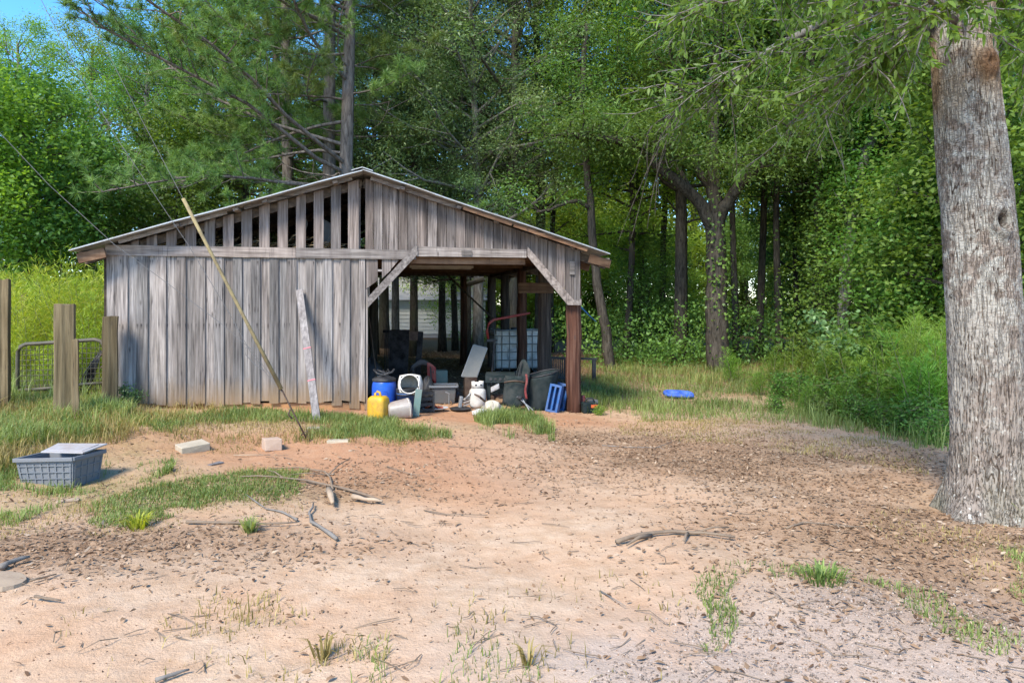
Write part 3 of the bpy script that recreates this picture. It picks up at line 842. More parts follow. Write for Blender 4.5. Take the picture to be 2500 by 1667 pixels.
# ------------------------------------------------------------------ guy wires and their anchor
A0 = at_g(752, 1078); gy = float(A0[1])
guy = thing('guy_wire_anchor', 'steel guy wires with yellow guard running down to a ground anchor', 'guy wire', A0)
w_ = lambda px, py, dy=0.0: at_y(px, py, gy + dy)
mb = MB(); mb.tube([w_(447, 485), w_(520, 627), w_(600, 782), w_(687, 950)], [0.022, 0.020, 0.021, 0.026], 10); mb.build('wire_guard', M['bamboo'], guy, True, smooth=True)
mb = MB(); mb.tube([w_(640, 868), w_(690, 955), w_(715, 1005), w_(752, 1078)], [0.007, 0.009, 0.010, 0.009], 8)
mb.tube([w_(708, 1000), w_(704, 1012), w_(714, 1022)], 0.012, 6); mb.tube([w_(735, 1062), w_(752, 1050), w_(746, 1068)], 0.010, 6); mb.build('anchor_rod', M['rust'], guy, True, smooth=True)
mb = MB(); mb.tube([w_(160, -90), w_(214, 31), w_(330, 262), w_(447, 485)], 0.0036, 6); mb.build('cable', M['cable'], guy, True)
mb = MB(); mb.tube([w_(60, -80), w_(184, 165), w_(290, 345), w_(459, 597), w_(560, 765), w_(612, 860), w_(660, 925), w_(690, 958)], 0.0036, 6); mb.build('cable', M['cable'], guy, True)
mb = MB(); mb.tube([w_(-40, 285), w_(0, 325), w_(120, 452), w_(279, 597), w_(420, 700), w_(540, 790), w_(610, 850), w_(660, 915), w_(690, 958)], 0.0034, 6); mb.build('cable', M['cable'], guy, True)
mb = MB(); mb.tube([w_(620, 850), w_(600, 848), w_(600, 866), w_(622, 890), w_(645, 905)], 0.005, 6); mb.build('cable_loop', M['cable'], guy, True)

# plank leaning on the wall
pb_ = at_g(774, 1028); pt = at_y(731, 708, FY - 0.075)
o = MB().beam(pb_, pt, 0.105, 0.035, (0, 1, 0.3)).build('leaning_plank', M['plank'], loc=tuple(pb_))
props(o, 'pale narrow plank leaning upright against the grey shed wall', 'plank')
dv = pt - pb_
for t in (0.29, 0.53):
    c = pb_ + dv * t
    mb = MB().beam(c - dv * 0.003 + np.array([0, -.002, 0]), c + dv * 0.004, 0.112, 0.042, (0, 1, 0.3))
    s_ = mb.build('tape', M['pink'], o); s_.location = tuple(-pb_)

# ------------------------------------------------------------------ grey tote at the left
pa, pm, pc = at_g(40, 1178), at_g(180, 1193), at_g(262, 1157)
ax = pa - pm; Lx = float(np.hypot(ax[0], ax[1])); rz = math.atan2(ax[1], ax[0])
Ly = 0.40; H = 0.29
tote = thing('storage_tote', 'grey plastic tote with ribbed sides and loose pale lid in the grass', 'tote', pm + np.array([0, 0, -0.015]), rot=(R(1.5), R(3.0), rz))
# local x along the long side, y away (negative because of handedness)
Lx = 0.60; sgn = -1
def tp(x, y, z):
    t = z / H; fx = 0.035 * (1 - t); fy = 0.03 * (1 - t)
    return (fx + x * (Lx - 2 * fx), sgn * (fy + y * (Ly - 2 * fy)), z)
mb = MB()
outer = [[tp(x, y, z) for x, y in ((0, 0), (1, 0), (1, 1), (0, 1))] for z in (0, H)]
th = 0.012
inner = [[(p[0] + (th if p[0] < Lx / 2 else -th), p[1] + (-th if p[1] > -Ly / 2 else th), p[2] + (th if k == 0 else 0)) for p in row] for k, row in enumerate(outer)]
V = outer[0] + outer[1] + inner[1] + inner[0]
fs = [(0, 1, 2, 3)] + [(i, (i + 1) % 4, 4 + (i + 1) % 4, 4 + i) for i in range(4)] + [(4 + i, 4 + (i + 1) % 4, 8 + (i + 1) % 4, 8 + i) for i in range(4)] + [(8 + i, 8 + (i + 1) % 4, 12 + (i + 1) % 4, 12 + i) for i in range(4)] + [(15, 14, 13, 12)]
mb.add(V, fs); mb.build('body', M['grey'], tote)
mb = MB()
for (a, b) in (((-.02, -.03), (1.02, -.03)), ((1.02, -.03), (1.02, 1.03)), ((1.02, 1.03), (-.02, 1.03)), ((-.02, 1.03), (-.02, -.03))):
    mb.beam(tp(a[0], a[1], H), tp(b[0], b[1], H), 0.028, 0.035)
mb.build('rim', M['grey'], tote, bevel=0.004)
mb = MB()
for z in (0.05, 0.11, 0.17, 0.23):
    mb.beam(tp(0.02, -0.012, z), tp(0.98, -0.012, z), 0.016, 0.007)
for x in np.linspace(0.04, 0.96, 8):
    mb.beam(tp(x, -0.012, 0.02), tp(x, -0.012, 0.25), 0.016, 0.008, (0, 1, 0))
mb.build('rib', M['grey'], tote)
mb = MB()
for z in (0.10, 0.20): mb.beam(tp(-0.008, .06, z), tp(-0.008, .94, z), 0.014, 0.008)
for y_ in np.linspace(0.06, 0.94, 5): mb.beam(tp(-0.008, y_, 0.02), tp(-0.008, y_, 0.25), 0.014, 0.008, (1, 0, 0))
mb.build('rib', M['grey'], tote)
mb = MB()
zl = H + 0.028
mb.hexa([(-0.02, -0.10, zl), (0.47, -0.15, zl + .01), (0.50, -0.40, zl + 0.05), (-0.02, -0.43, zl + 0.03), (-0.02, -0.10, zl + .014), (0.47, -0.15, zl + .024), (0.50, -0.40, zl + 0.064), (-0.02, -0.43, zl + 0.044)])
tlid = mb.build('lid', M['lid'], tote, bevel=0.004)
mb = MB(); mb.hexa([(0.03, -0.15, zl + .016), (0.42, -0.19, zl + .026), (0.44, -0.36, zl + 0.057), (0.03, -0.38, zl + 0.042), (0.03, -0.15, zl + .022), (0.42, -0.19, zl + .033), (0.44, -0.36, zl + 0.064), (0.03, -0.38, zl + 0.049)])
mb.build('lid_panel', M['lid'], tlid, bevel=0.003)

# ------------------------------------------------------------------ blocks, slabs and sticks
def block(px, py, size, rz, m, label, tilt=(0, 0), name='concrete_block', cat='block'):
    b = at_g(px, py); mb = MB(); mb.box((0, 0, size[2] / 2), size)
    for i, p in enumerate(mb.v):
        q = random.Random(i + int(px)); mb.v[i] = (p[0] + q.uniform(-.008, .008), p[1] + q.uniform(-.008, .008), p[2] + q.uniform(-.005, .005))
    o = mb.build(name, m, bevel=0.008); o.location = (b[0], b[1], b[2] - 0.012); o.rotation_euler = (tilt[0], tilt[1], rz)
    return props(o, label, cat)
block(470, 1098, (0.30, 0.24, 0.085), 0.55, M['concrete'], 'flat tan block half sunk in the clay, nearer the tote', (R(3), R(-4)))
block(663, 1096, (0.19, 0.26, 0.14), 0.28, M['pinkblock'], 'pinkish square block standing on the bare red clay', (R(-6), R(2)))
block(770, 1046, (0.20, 0.12, 0.03), -0.1, M['concrete'], 'small pale slab in the grass beside the guy anchor', name='stone_slab', cat='slab')
block(826, 1079, (0.26, 0.12, 0.04), -0.05, M['concrete'], 'thin grey slab at the edge of the clay below the shed grass', name='stone_slab', cat='slab')
block(1905, 1213, (0.10, 0.05, 0.015), 0.1, M['whitep'], 'small white scrap lying on the brown leaf litter', name='white_scrap', cat='scrap')
block(165, 1222, (0.17, 0.07, 0.02), 0.5, M['palewood'], 'pale wood chip on the ground below the grey tote', name='wood_chip', cat='wood')
block(525, 1132, (0.16, 0.07, 0.02), 0.9, M['plank'], 'pale splintered chip between the two blocks and the grass', name='wood_chip', cat='wood')

def stick(name, P, r, m, label, cat='stick', n=7, forks=()):
    pts = []
    for p in P:
        q = at_g(p[0], p[1]); r_s = r * .72; q = q + np.array([0, 0, (p[2] if len(p) > 2 else 0) + r * 0.7 + 0.012]); pts.append(q)
    # smooth
    pp = []
    for i in range(len(pts) - 1):
        for t in (0, 0.5): pp.append(pts[i] * (1 - t) + pts[i + 1] * t + (np.random.default_rng(i).normal(0, r * 0.25, 3) if t else 0))
    pp.append(pts[-1])
    mb = MB(); m_ = len(pp)
    mb.tube(pp, [r_s * (1 - 0.55 * i / (m_ - 1)) * (1 + .18 * math.sin(i * 2.3 + P[0][0])) for i in range(m_)], n)
    for a, b, rr in forks:
        qa, qb = at_g(*a) + np.array([0, 0, 0.02]), at_g(*b) + np.array([0, 0, 0.03])
        mb.tube([qa, (qa + qb) / 2 + np.array([0, 0, .02]), qb], [rr, rr * .8, rr * .4], 6)
    o = mb.build(name, m, loc=tuple(pp[0]), smooth=True)
    return props(o, label, cat)
stick('fallen_branch', [(925, 1228), (885, 1212), (815, 1193), (745, 1178), (670, 1170), (590, 1169)], 0.020, M['stick'], 'long thin branch curving from the grass patch onto red clay', 'branch', forks=[((690, 1170), (652, 1155), 0.008)])
stick('fallen_branch', [(812, 1200), (806, 1170), (790, 1155), (730, 1146), (655, 1148)], 0.015, M['stick'], 'bent brown branch arching above the long thin branch', 'branch', forks=[((800, 1164), (855, 1125), 0.008), ((800, 1164), (700, 1166), 0.006)])
stick('fallen_stick', [(455, 1281), (540, 1283), (640, 1285), (725, 1282)], 0.017, M['stick'], 'straight dark stick below the green grass patch')
stick('fallen_stick', [(822, 1324), (790, 1300), (760, 1282), (755, 1258), (765, 1235)], 0.022, M['greystick'], 'forked grey stick at the lower right of the grass patch')
stick('fallen_stick', [(725, 1275), (690, 1256), (650, 1248), (600, 1212)], 0.014, M['greystick'], 'pale grey stick lying through the grass patch')
stick('split_wood', [(862, 1222), (890, 1228), (934, 1233)], 0.034, M['palewood'], 'pale split piece of wood on the red clay', 'wood')
stick('log_piece', [(803, 1207), (812, 1240)], 0.050, M['palewood'], 'short rotten log piece pointing at the camera', 'wood')
stick('fallen_stick', [(570, 1115), (660, 1114)], 0.010, M['palewood'], 'thin pale stick in front of the pinkish block')
stick('surface_root', [(1505, 1332), (1560, 1316), (1640, 1306), (1720, 1310), (1795, 1320)], 0.026, M['stick'], 'long brown surface root on the sand at the right', 'root', forks=[((1590, 1312), (1530, 1340), 0.016), ((1680, 1308), (1670, 1330), 0.014), ((1700, 1306), (1780, 1296), 0.008)])
stick('fallen_twig', [(1470, 1090), (1530, 1095), (1600, 1096), (1640, 1082)], 0.008, M['greystick'], 'thin pale twig on the litter right of the shed', 'twig', forks=[((1600, 1096), (1622, 1104), 0.004)])
stick('fallen_stick', [(1920, 1295), (1960, 1281), (2030, 1286), (2110, 1293)], 0.012, M['stick'], 'crooked twig on the litter left of the big trunk')
stick('fallen_stick', [(945, 1142), (1000, 1160), (1050, 1166)], 0.007, M['stick'], 'thin twig on the red clay in front of the shed', 'twig')
stick('fallen_stick', [(1035, 1250), (1090, 1260), (1190, 1262)], 0.008, M['stick'], 'slim brown twig half buried in the pale sand', 'twig')
stick('fallen_twig', [(1465, 1448), (1528, 1486)], 0.006, M['greystick'], 'short straight twig on the grey sand of the foreground', 'twig')
stick('fallen_stick', [(380, 1672), (425, 1657), (462, 1645)], 0.016, M['greystick'], 'grey stick cut off by the bottom edge of the photo')
stick('fallen_stick', [(2, 1396), (30, 1382), (72, 1370)], 0.030, M['greystick'], 'thick weathered stick at the left edge on the sand')
stick('fallen_stick', [(75, 1424), (105, 1416), (138, 1408)], 0.010, M['stick'], 'short stick next to the wood slice at the left edge')
stick('fallen_stick', [(85, 1464), (115, 1470), (148, 1474)], 0.014, M['stick'], 'dark short stick on the sand at the lower left')
stick('fallen_stick', [(1095, 1092), (1160, 1096), (1230, 1100)], 0.006, M['stick'], 'very thin twig below the grass tuft by the bay', 'twig')
mb = MB(); c = at_g(2, 1430)
mb.lathe([(0.0, 0), (0.12, 0), (0.135, 0.02), (0.125, 0.045), (0.0, 0.05)], 14, M=Matrix.Rotation(R(10), 3, 'Y'))
o = mb.build('wood_slice', M['palewood']); o.location = tuple(c); props(o, 'round slice of wood cut by the left edge of the photo', 'wood')

# blue double bowl in the grass
b = at_g(1656, 972)
bowl = thing('double_bowl', 'bright blue plastic tray with two round wells in the grass', 'tray', b + np.array([0, 0, 0.045]), rz=-TH + 0.1)
mb = MB()
def bowl_fn(u, v):
    x = (u - .5) * 0.62; y = (v - .5) * 0.36
    e = (abs(x) / 0.31) ** 3 + (abs(y) / 0.18) ** 3
    if e > 1: x /= e ** .33; y /= e ** .33
    z = 0.075
    for cx in (-.14, .14):
        d = math.hypot(x - cx, y)
        if d < 0.13: z -= 0.06 * min(1, (0.13 - d) / 0.05)
    edge = min(1, e)
    if edge > 0.85: z -= 0.05 * (edge - .85) / .15
    return (x, y, z)
mb.sheet(bowl_fn, 40, 26); mb.build('tray', M['blue3'], bowl, smooth=True, solid=0.006); bowl.rotation_euler = (R(10), R(3), -TH + .1)

# ------------------------------------------------------------------ things standing in the bay
def gpt(px, d): return on_ground(px, d)
def dist_at(px, py):
    p = at_g(px, py); return float(np.dot(p - np.array([0, 0, HC]), FWD))

# yellow jerrycan
b = at_g(924, 1022)
can = thing('jerrycan', 'yellow plastic jerrycan standing at the corner of the room wall', 'jerrycan', b, rz=-TH - 0.35)
mb = MB(); w, d_, h = 0.27, 0.22, 0.335
prof = [(1.0, 0.0), (1.0, 0.27), (0.93, 0.305), (0.72, h)]
mb.lathe([(w / 2 * .94 * 0.97, 0), (w / 2 * .98, 0.015), (w / 2, 0.06), (w / 2, 0.26), (w / 2 * .93, 0.305), (w / 2 * .70, h)], 20, sq=0.78, M=Matrix.Diagonal((1, d_ / w, 1)))
mb.build('body', M['yellow'], can, smooth=True)
mb = MB(); mb.tube([(-0.055, 0, h - .02), (-0.055, 0, h + .035), (-0.02, 0, h + .065), (0.02, 0, h + .055), (0.045, 0, h - .03)], 0.019, 8); mb.build('handle', M['yellow'], can, smooth=True)
mb = MB(); mb.lathe([(0.03, 0), (0.03, 0.03), (0.024, 0.034)], 12, (0.075, -.03, h - .045)); mb.build('cap', M['bamboo'], can, smooth=True)
for y_ in (-1,):
    mb = MB(); mb.beam((-0.10, y_ * d_ / 2 - .0, 0.25), (0.06, y_ * d_ / 2 - .0, 0.06), 0.012, 0.012, (0, 1, 0)); mb.build('rib', M['yellow'], can)
# blue drum
b = at_g(938, 1003)
drum = thing('plastic_drum', 'blue plastic drum with black clamp lid behind the yellow jerrycan', 'drum', b)
mb = MB(); mb.lathe([(0.165, 0), (0.178, .015), (0.188, .1), (0.193, .25), (0.190, .40), (0.178, .455), (0.172, .47)], 32); mb.build('body', M['blue'], drum, smooth=True)
mb_l = mb = MB(); mb.lathe([(0.18, .468), (0.187, .478), (0.187, .505), (0.178, .513), (0.155, .52), (0.15, .53), (0.06, .535)], 32); mb.build('lid', M['black'], drum, smooth=True)
mb = MB()
for k_, (zz, ww) in enumerate(((0.33, .07), (0.30, .10), (0.27, .10))):
    a0 = -math.pi / 2 + 0.05
    mb.tube([(0.193 * math.cos(a0 + t), 0.193 * math.sin(a0 + t), zz) for t in np.linspace(-ww * 2.4, ww * 2.4, 6)], 0.006, 5)
mb.build('embossing', M['blue'], drum, smooth=True)
# dark bits piled on the lid
mb = MB(); q = random.Random(5)
for i in range(7):
    a_ = q.uniform(0, 3.1); mb.tube([(b[0] + .1 * math.cos(a_), b[1] + .05 * math.sin(a_), b[2] + .53), (b[0] - .12 * math.cos(a_ + .4), b[1], b[2] + .56 + q.uniform(0, .06)), (b[0] - .16 * math.cos(a_), b[1] + .05, b[2] + .60 + q.uniform(0, .05))], 0.018, 6)
o = mb.build('rubber_scraps', M['black'], loc=(b[0], b[1], b[2] + 0.53), smooth=True); props(o, 'tangle of black rubber scraps on the blue drum lid', 'scraps')

# stack of dark buckets under the white bucket
bd = dist_at(995, 1012); b = gpt(993, bd + 0.12)
bk = thing('bucket', 'dark blue bucket at the bottom of the bucket pile', 'bucket', b)
mb = MB(); mb.lathe([(0.135, 0), (0.15, .30), (0.158, .30), (0.158, .325)], 24); mb.build('body', M['blue2'], bk, smooth=True)
mb = MB(); mb.lathe([(0.162, .29), (0.166, .30), (0.162, .312)], 24); mb.build('hoop', M['black'], bk, smooth=True)
st = thing('lid_stack', 'stack of black lids between the dark blue bucket and the white one', 'lids', b + np.array([0, 0, 0.325]))
for i in range(3):
    mb = MB(); z = i * 0.022; mb.lathe([(0.15, z), (0.165, z + .004), (0.165, z + .016), (0.15, z + .02)], 24); mb.build('lid', M['black'], st, smooth=True)
# white bucket lying, mouth to the camera
ctr = at_d(1000, 938, bd + 0.02)
wb_ = thing('bucket', 'dirty white square bucket lying with its open mouth to the camera', 'bucket', (ctr[0], ctr[1], ctr[2]))
Mo = Matrix.Rotation(R(-8), 3, 'Z') @ Matrix.Rotation(R(76), 3, 'X')
mb = MB(); mb.lathe([(0.135, .02), (0.15, -.0), (0.165, -.05), (0.165, -.28), (0.14, -.34), (0.0, -.345)], 28, M=Mo @ Matrix.Diagonal((1.1, 1.0, 1.0)), sq=0.55, caps=False)
mb.build('body', M['white'], wb_, smooth=True, solid=0.006)
mb = MB(); rim = [Mo @ Vector((0.145 * math.cos(t), 0.145 * math.sin(t), 0.025)) for t in np.linspace(0, 2 * math.pi, 29)]
mb.tube(rim, 0.011, 6, False); mb.build('rim', M['white'], wb_, smooth=True)
mb = MB()
for dx, dz, wd in ((-.05, -.158, .05), (-.035, -.172, .03), (.09, -.155, .05)): mb.box((dx, -0.012, dz), (wd, 0.012, 0.010), Matrix.Rotation(-0.25, 3, 'Y'))
mb.build('printed_mark', M['black'], wb_)
# grey bucket lying on its side
b = at_g(975, 1020)
gb = thing('bucket', 'grey beige square bucket lying on its side next to the jerrycan', 'bucket', b + np.array([0, 0, 0.125]))
Mo = Matrix.Rotation(R(10), 3, 'Z') @ Matrix.Rotation(R(84), 3, 'Y') @ Matrix.Rotation(R(20), 3, 'Z')
mb = MB(); mb.lathe([(0.0, -.17), (0.09, -.17), (0.108, -.155), (0.132, .13), (0.134, .16)], 24, M=Mo, sq=0.5, caps=False); mb.build('body', M['beige'], gb, smooth=True, solid=0.005)
mb = MB(); mb.tube([Mo @ Vector((0.142 * math.cos(t), 0.142 * math.sin(t), 0.135)) for t in np.linspace(0, 2 * math.pi, 25)], 0.011, 6, False); mb.build('rim', M['white'], gb, smooth=True)
# grey-green panel on end
b = at_g(1015, 1016)
o = MB().beam((b[0], b[1], b[2]), (b[0] + .05, b[1] + .05, b[2] + 0.40), 0.10, 0.03, (0, 1, 0)).build('green_plank', M['green'], loc=tuple(b), bevel=0.004)
props(o, 'narrow grey green plank standing on end beside the bucket pile', 'plank')
# black crate behind it
b = gpt(1028, bd + 0.5)
cr = thing('milk_crate', 'black slatted crate behind the grey green plank', 'crate', b, rz=0.2)
for i, z in enumerate((0.04, 0.13, 0.22, 0.31)):
    mb = MB()
    for (x0, y0, x1, y1) in ((-.16, -.16, .16, -.16), (.16, -.16, .16, .16), (.16, .16, -.16, .16), (-.16, .16, -.16, -.16)): mb.beam((x0, y0, z), (x1, y1, z), 0.015, 0.05)
    mb.build('slat', M['black'], cr)
mb = MB()
for x in (-.16, .16):
    for y_ in (-.16, .16): mb.box((x, y_, .17), (.03, .03, .34))
mb.build('corner', M['black'], cr)

# orange cloth on a white plate
b = at_g(1062, 1003)
pl = thing('serving_plate', 'white oval plate on the dirt floor under an orange cloth', 'plate', b + np.array([0, 0, 0.02]))
mb = MB(); mb.lathe([(0.0, 0.0), (0.13, 0.0), (0.20, 0.03), (0.21, 0.036), (0.205, 0.04), (0.13, 0.012), (0.0, 0.01)], 28, M=Matrix.Diagonal((1.05, 0.8, 1)) ); mb.build('dish', M['whitep'], pl, smooth=True)
mb = MB(); q = random.Random(8)
mb.sheet(lambda u, v: (b[0] - .02 + (u - .5) * .30, b[1] + (v - .5) * .2, b[2] + .05 + 0.11 * max(0, 1 - abs(u - .38) * 2.8) * (0.6 + .4 * math.sin(v * 5)) + .015 * math.sin(u * 23 + v * 9)), 18, 10)
o = mb.build('orange_cloth', M['orange'], loc=tuple(b), smooth=True, solid=0.004); props(o, 'crumpled orange cloth lying on the white plate', 'cloth')

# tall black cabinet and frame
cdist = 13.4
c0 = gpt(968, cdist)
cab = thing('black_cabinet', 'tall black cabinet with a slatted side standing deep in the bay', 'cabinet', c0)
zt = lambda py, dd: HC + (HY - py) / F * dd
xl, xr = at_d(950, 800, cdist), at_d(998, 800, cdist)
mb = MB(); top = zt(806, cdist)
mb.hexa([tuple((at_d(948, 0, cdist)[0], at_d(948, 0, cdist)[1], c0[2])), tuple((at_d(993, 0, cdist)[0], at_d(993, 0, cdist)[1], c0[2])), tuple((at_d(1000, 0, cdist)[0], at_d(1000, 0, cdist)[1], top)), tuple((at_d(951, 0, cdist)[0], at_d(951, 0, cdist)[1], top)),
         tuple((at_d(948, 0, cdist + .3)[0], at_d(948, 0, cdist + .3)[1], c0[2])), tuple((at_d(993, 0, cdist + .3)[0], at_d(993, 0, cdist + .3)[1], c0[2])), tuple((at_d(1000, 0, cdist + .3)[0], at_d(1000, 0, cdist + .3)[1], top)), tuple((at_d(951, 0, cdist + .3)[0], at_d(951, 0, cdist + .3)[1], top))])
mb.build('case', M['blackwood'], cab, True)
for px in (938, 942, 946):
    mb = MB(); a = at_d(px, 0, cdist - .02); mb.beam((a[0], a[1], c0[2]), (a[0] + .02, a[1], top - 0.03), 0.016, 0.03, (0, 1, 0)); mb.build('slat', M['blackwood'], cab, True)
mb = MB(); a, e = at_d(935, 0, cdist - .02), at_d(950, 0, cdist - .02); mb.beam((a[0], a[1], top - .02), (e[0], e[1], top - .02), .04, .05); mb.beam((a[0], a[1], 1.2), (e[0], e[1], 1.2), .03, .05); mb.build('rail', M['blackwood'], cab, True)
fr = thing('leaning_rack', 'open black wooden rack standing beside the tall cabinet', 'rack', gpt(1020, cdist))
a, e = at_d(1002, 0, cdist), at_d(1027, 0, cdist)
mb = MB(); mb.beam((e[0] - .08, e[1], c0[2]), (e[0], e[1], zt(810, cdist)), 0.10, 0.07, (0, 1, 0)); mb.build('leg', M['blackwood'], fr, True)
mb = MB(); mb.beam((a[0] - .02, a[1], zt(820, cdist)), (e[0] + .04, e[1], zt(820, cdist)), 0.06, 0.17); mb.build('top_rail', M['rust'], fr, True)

# chair with dark red fabric
cdst = 12.9; b = gpt(1030, cdst)
ch = thing('folded_chair', 'black chair with dark red fabric between the cabinet and the storage box', 'chair', b, rz=-0.2)
mb = MB(); mb.sheet(lambda u, v: (-0.20 + .42 * u, -.05 + .04 * math.sin(u * 3), .62 + .11 * math.sin(u * 3.0) - .16 * (u - .4) ** 2 - .10 * v), 10, 3); mb.build('seat_pad', M['black'], ch, smooth=True, solid=.02)
mb = MB(); mb.sheet(lambda u, v: (0.10 + .16 * u, -.06 + .05 * v, .68 - .10 * u * u - .32 * v), 6, 4); mb.build('backrest', M['redcloth'], ch, smooth=True, solid=.015)
for x in (-.18, .2):
    for y_ in (-.1, .15):
        mb = MB(); mb.tube([(x, y_, 0), (x * .8, y_ * .6, .6)], .014, 6); mb.build('leg', M['black'], ch)

# smoky tote, dark bags, green box
td = 12.6; b = gpt(1083, td)
tt = thing('storage_box', 'smoky grey storage box with folded rim on the bay floor', 'box', b, rz=-TH + 0.1)
mb = MB(); mb.box((0, 0, .15), (.44, .34, .30), None, 0.88); mb.build('body', M['greytote'], tt, bevel=.02)
mb = MB()
for (x0, y0, x1, y1) in ((-.24, -.19, .24, -.19), (.24, -.19, .24, .19), (.24, .19, -.24, .19), (-.24, .19, -.24, -.19)): mb.beam((x0, y0, .305), (x1, y1, .305), .03, .035)
mb.build('rim', M['grey'], tt, bevel=.004)
b2 = gpt(1068, td + .9)
o = MB().box((b2[0], b2[1], b2[2] + .30), (.36, .25, .34)).build('green_box', M['green'], loc=tuple(b2), bevel=.01); props(o, 'small grey green box behind the smoky storage box', 'box')
def lump(name, px, d, size, m, label, cat, z=0.0, seed=1):
    b = gpt(px, d); q = np.random.default_rng(seed); mb = MB()
    ph = q.uniform(0, 6, 8)
    n, k_ = 20, 10
    V = []
    for j in range(k_ + 1):
        t = math.pi * j / k_
        for i in range(n):
            a_ = 2 * math.pi * i / n
            r = 1 + .16 * math.sin(3 * a_ + ph[0] + 2 * t) + .12 * math.sin(5 * a_ + ph[1] - 3 * t) + .09 * math.sin(9 * a_ + ph[2] + 5 * t) + .05 * math.sin(14 * a_ + 7 * t + ph[3])
            V.append((size[0] * r * math.sin(t) * math.cos(a_), size[1] * r * math.sin(t) * math.sin(a_), max(-size[2] * .5, size[2] * (-math.cos(t)) * (1 + .12 * math.sin(4 * a_ + ph[4]))) + size[2] * .5))
    fs = [(j * n + i, j * n + (i + 1) % n, (j + 1) * n + (i + 1) % n, (j + 1) * n + i) for j in range(k_) for i in range(n)]
    mb.add(V, fs); o = mb.build(name, m, smooth=True); o.location = (b[0], b[1], b[2] + z)
    return props(o, label, cat)
lump('dark_bag', 1110, 12.75, (.16, .15, .16), M['black'], 'crumpled black bag right of the smoky storage box', 'bag', seed=3)
lump('dark_bag', 905, 12.9, (.22, .2, .45), M['black'], 'big black bag against the room wall behind the drum', 'bag', seed=4)
lump('dark_bag', 1045, 12.55, (.12, .12, .30), M['black'], 'black bag hanging low in front of the red chair', 'bag', seed=5)
# rods leaning in the dark behind the drum
for i, (a_, b_, c_) in enumerate(((905, 968, 'leftmost'), (915, 930, 'middle'))):
    p = gpt(a_ + 22, 12.6); t = at_d(a_ - 4, 775 if i == 0 else 880, 12.9)
    o = MB().tube([p, (p + t) / 2, t], .012 if i == 0 else .016, 6).build('metal_rod', M['rust'] if i == 0 else M['metal'], loc=tuple(p)); props(o, ('long dark' if i == 0 else 'short grey') + ' rod leaning behind the blue drum', 'rod')

# tilted mesh panel
pdist = 13.0
P = [at_d(1127, 919, pdist), at_d(1163, 922, pdist), at_d(1189, 850, pdist + .15), at_d(1156, 842, pdist + .15)]
pn = thing('screen_panel', 'grey framed mesh panel leaning in the middle of the bay', 'panel', P[0])
mb = MB(); off = np.array([.01, .05, 0.0]); mb.hexa([tuple(p) for p in P] + [tuple(p + off) for p in P]); mb.build('mesh_sheet', M['panel'], pn, True)
mb = MB()
for i in range(4): mb.tube([P[i] + off * .3, P[(i + 1) % 4] + off * .3], .014, 6)
mb.build('frame', M['metal'], pn, True)
q0 = gpt(1148, pdist + .05); o = MB().box((q0[0], q0[1], (q0[2] + P[0][2]) / 2 - .02), (.22, .2, abs(P[0][2] - q0[2]) + .02)).build('low_box', M['rust'], loc=tuple(q0)); props(o, 'low rusty box carrying the leaning mesh panel', 'box')

# propane tank
b = gpt(1166, dist_at(1166, 998) )
pt_ = thing('propane_tank', 'dirty white propane tank with collar on the bay floor', 'gas tank', b)
mb = MB(); mb.lathe([(0.10, 0.0), (0.10, .03), (0.12, .035), (0.138, .07), (0.142, .12), (0.142, .27), (0.13, .32), (0.09, .355), (0.03, .365)], 28); mb.build('vessel', M['white'], pt_, smooth=True)
mb = MB(); ang = np.linspace(R(20), R(340), 26)
mb.sheet(lambda u, v: (.10 * math.cos(R(110) + u * R(320)), .10 * math.sin(R(110) + u * R(320)), .35 + .11 * v), 26, 1); coll = mb.build('collar', M['white'], pt_, smooth=True, solid=.006)
for s_ in (-.04, .045):
    mb = MB(); mb.box((s_, -.10, .41), (.034, .012, .024)); mb.build('collar_slot', M['black'], coll, bevel=.006)
mb = MB(); mb.lathe([(.02, .36), (.02, .41), (.035, .41), (.035, .43)], 12); mb.build('valve', M['metal'], pt_)

# grey folded stroller-like frame of boards and straps
b = at_g(1138, 1000)
cl = thing('broken_tool', 'broken grey power tool on the ground in front of the propane tank', 'tool', b, rz=0.25)
mb = MB(); mb.box((-.10, 0, .13), (.055, .06, .20), Matrix.Rotation(R(8), 3, 'Y')); mb.build('grip', M['metal'], cl, bevel=.012)
mb = MB()
for z in (.10, .15, .20): mb.box((.06, .0, z), (.24, .07, .03), Matrix.Rotation(R(-16), 3, 'Y'))
mb.build('housing', M['beige'], cl, bevel=.006)
mb = MB(); mb.tube([(-.02, -.03, .18), (.05, -.05, .27), (.16, -.02, .26)], .016, 8); mb.build('handle', M['metal'], cl, smooth=True)
mb = MB(); mb.lathe([(.0, .02), (.16, .02), (.18, .035), (.16, .05), (.0, .055)], 20, (-.12, -.05, 0)); mb.build('base_plate', M['black'], cl)
o = MB().tube([at_g(1200, 1000) + np.array([0, 0, .05]), at_d(1170, 968, 11.35), at_d(1158, 962, 11.4)], [.014, .02, .012], 8).build('metal_bar', M['rust'], loc=tuple(at_g(1200, 1000))); props(o, 'short dark bar lying across the pale sacks', 'bar')
lump('pale_sack', 1200, dist_at(1200, 1008), (.15, .13, .13), M['bag'], 'pale sack slumped between the propane tank and camp chair', 'sack', seed=7)
lump('pale_sack', 1172, dist_at(1172, 1012), (.12, .08, .06), M['whitep'], 'white crumpled bag on the ground below the propane tank', 'bag', seed=8)
b = at_g(1205, 975)
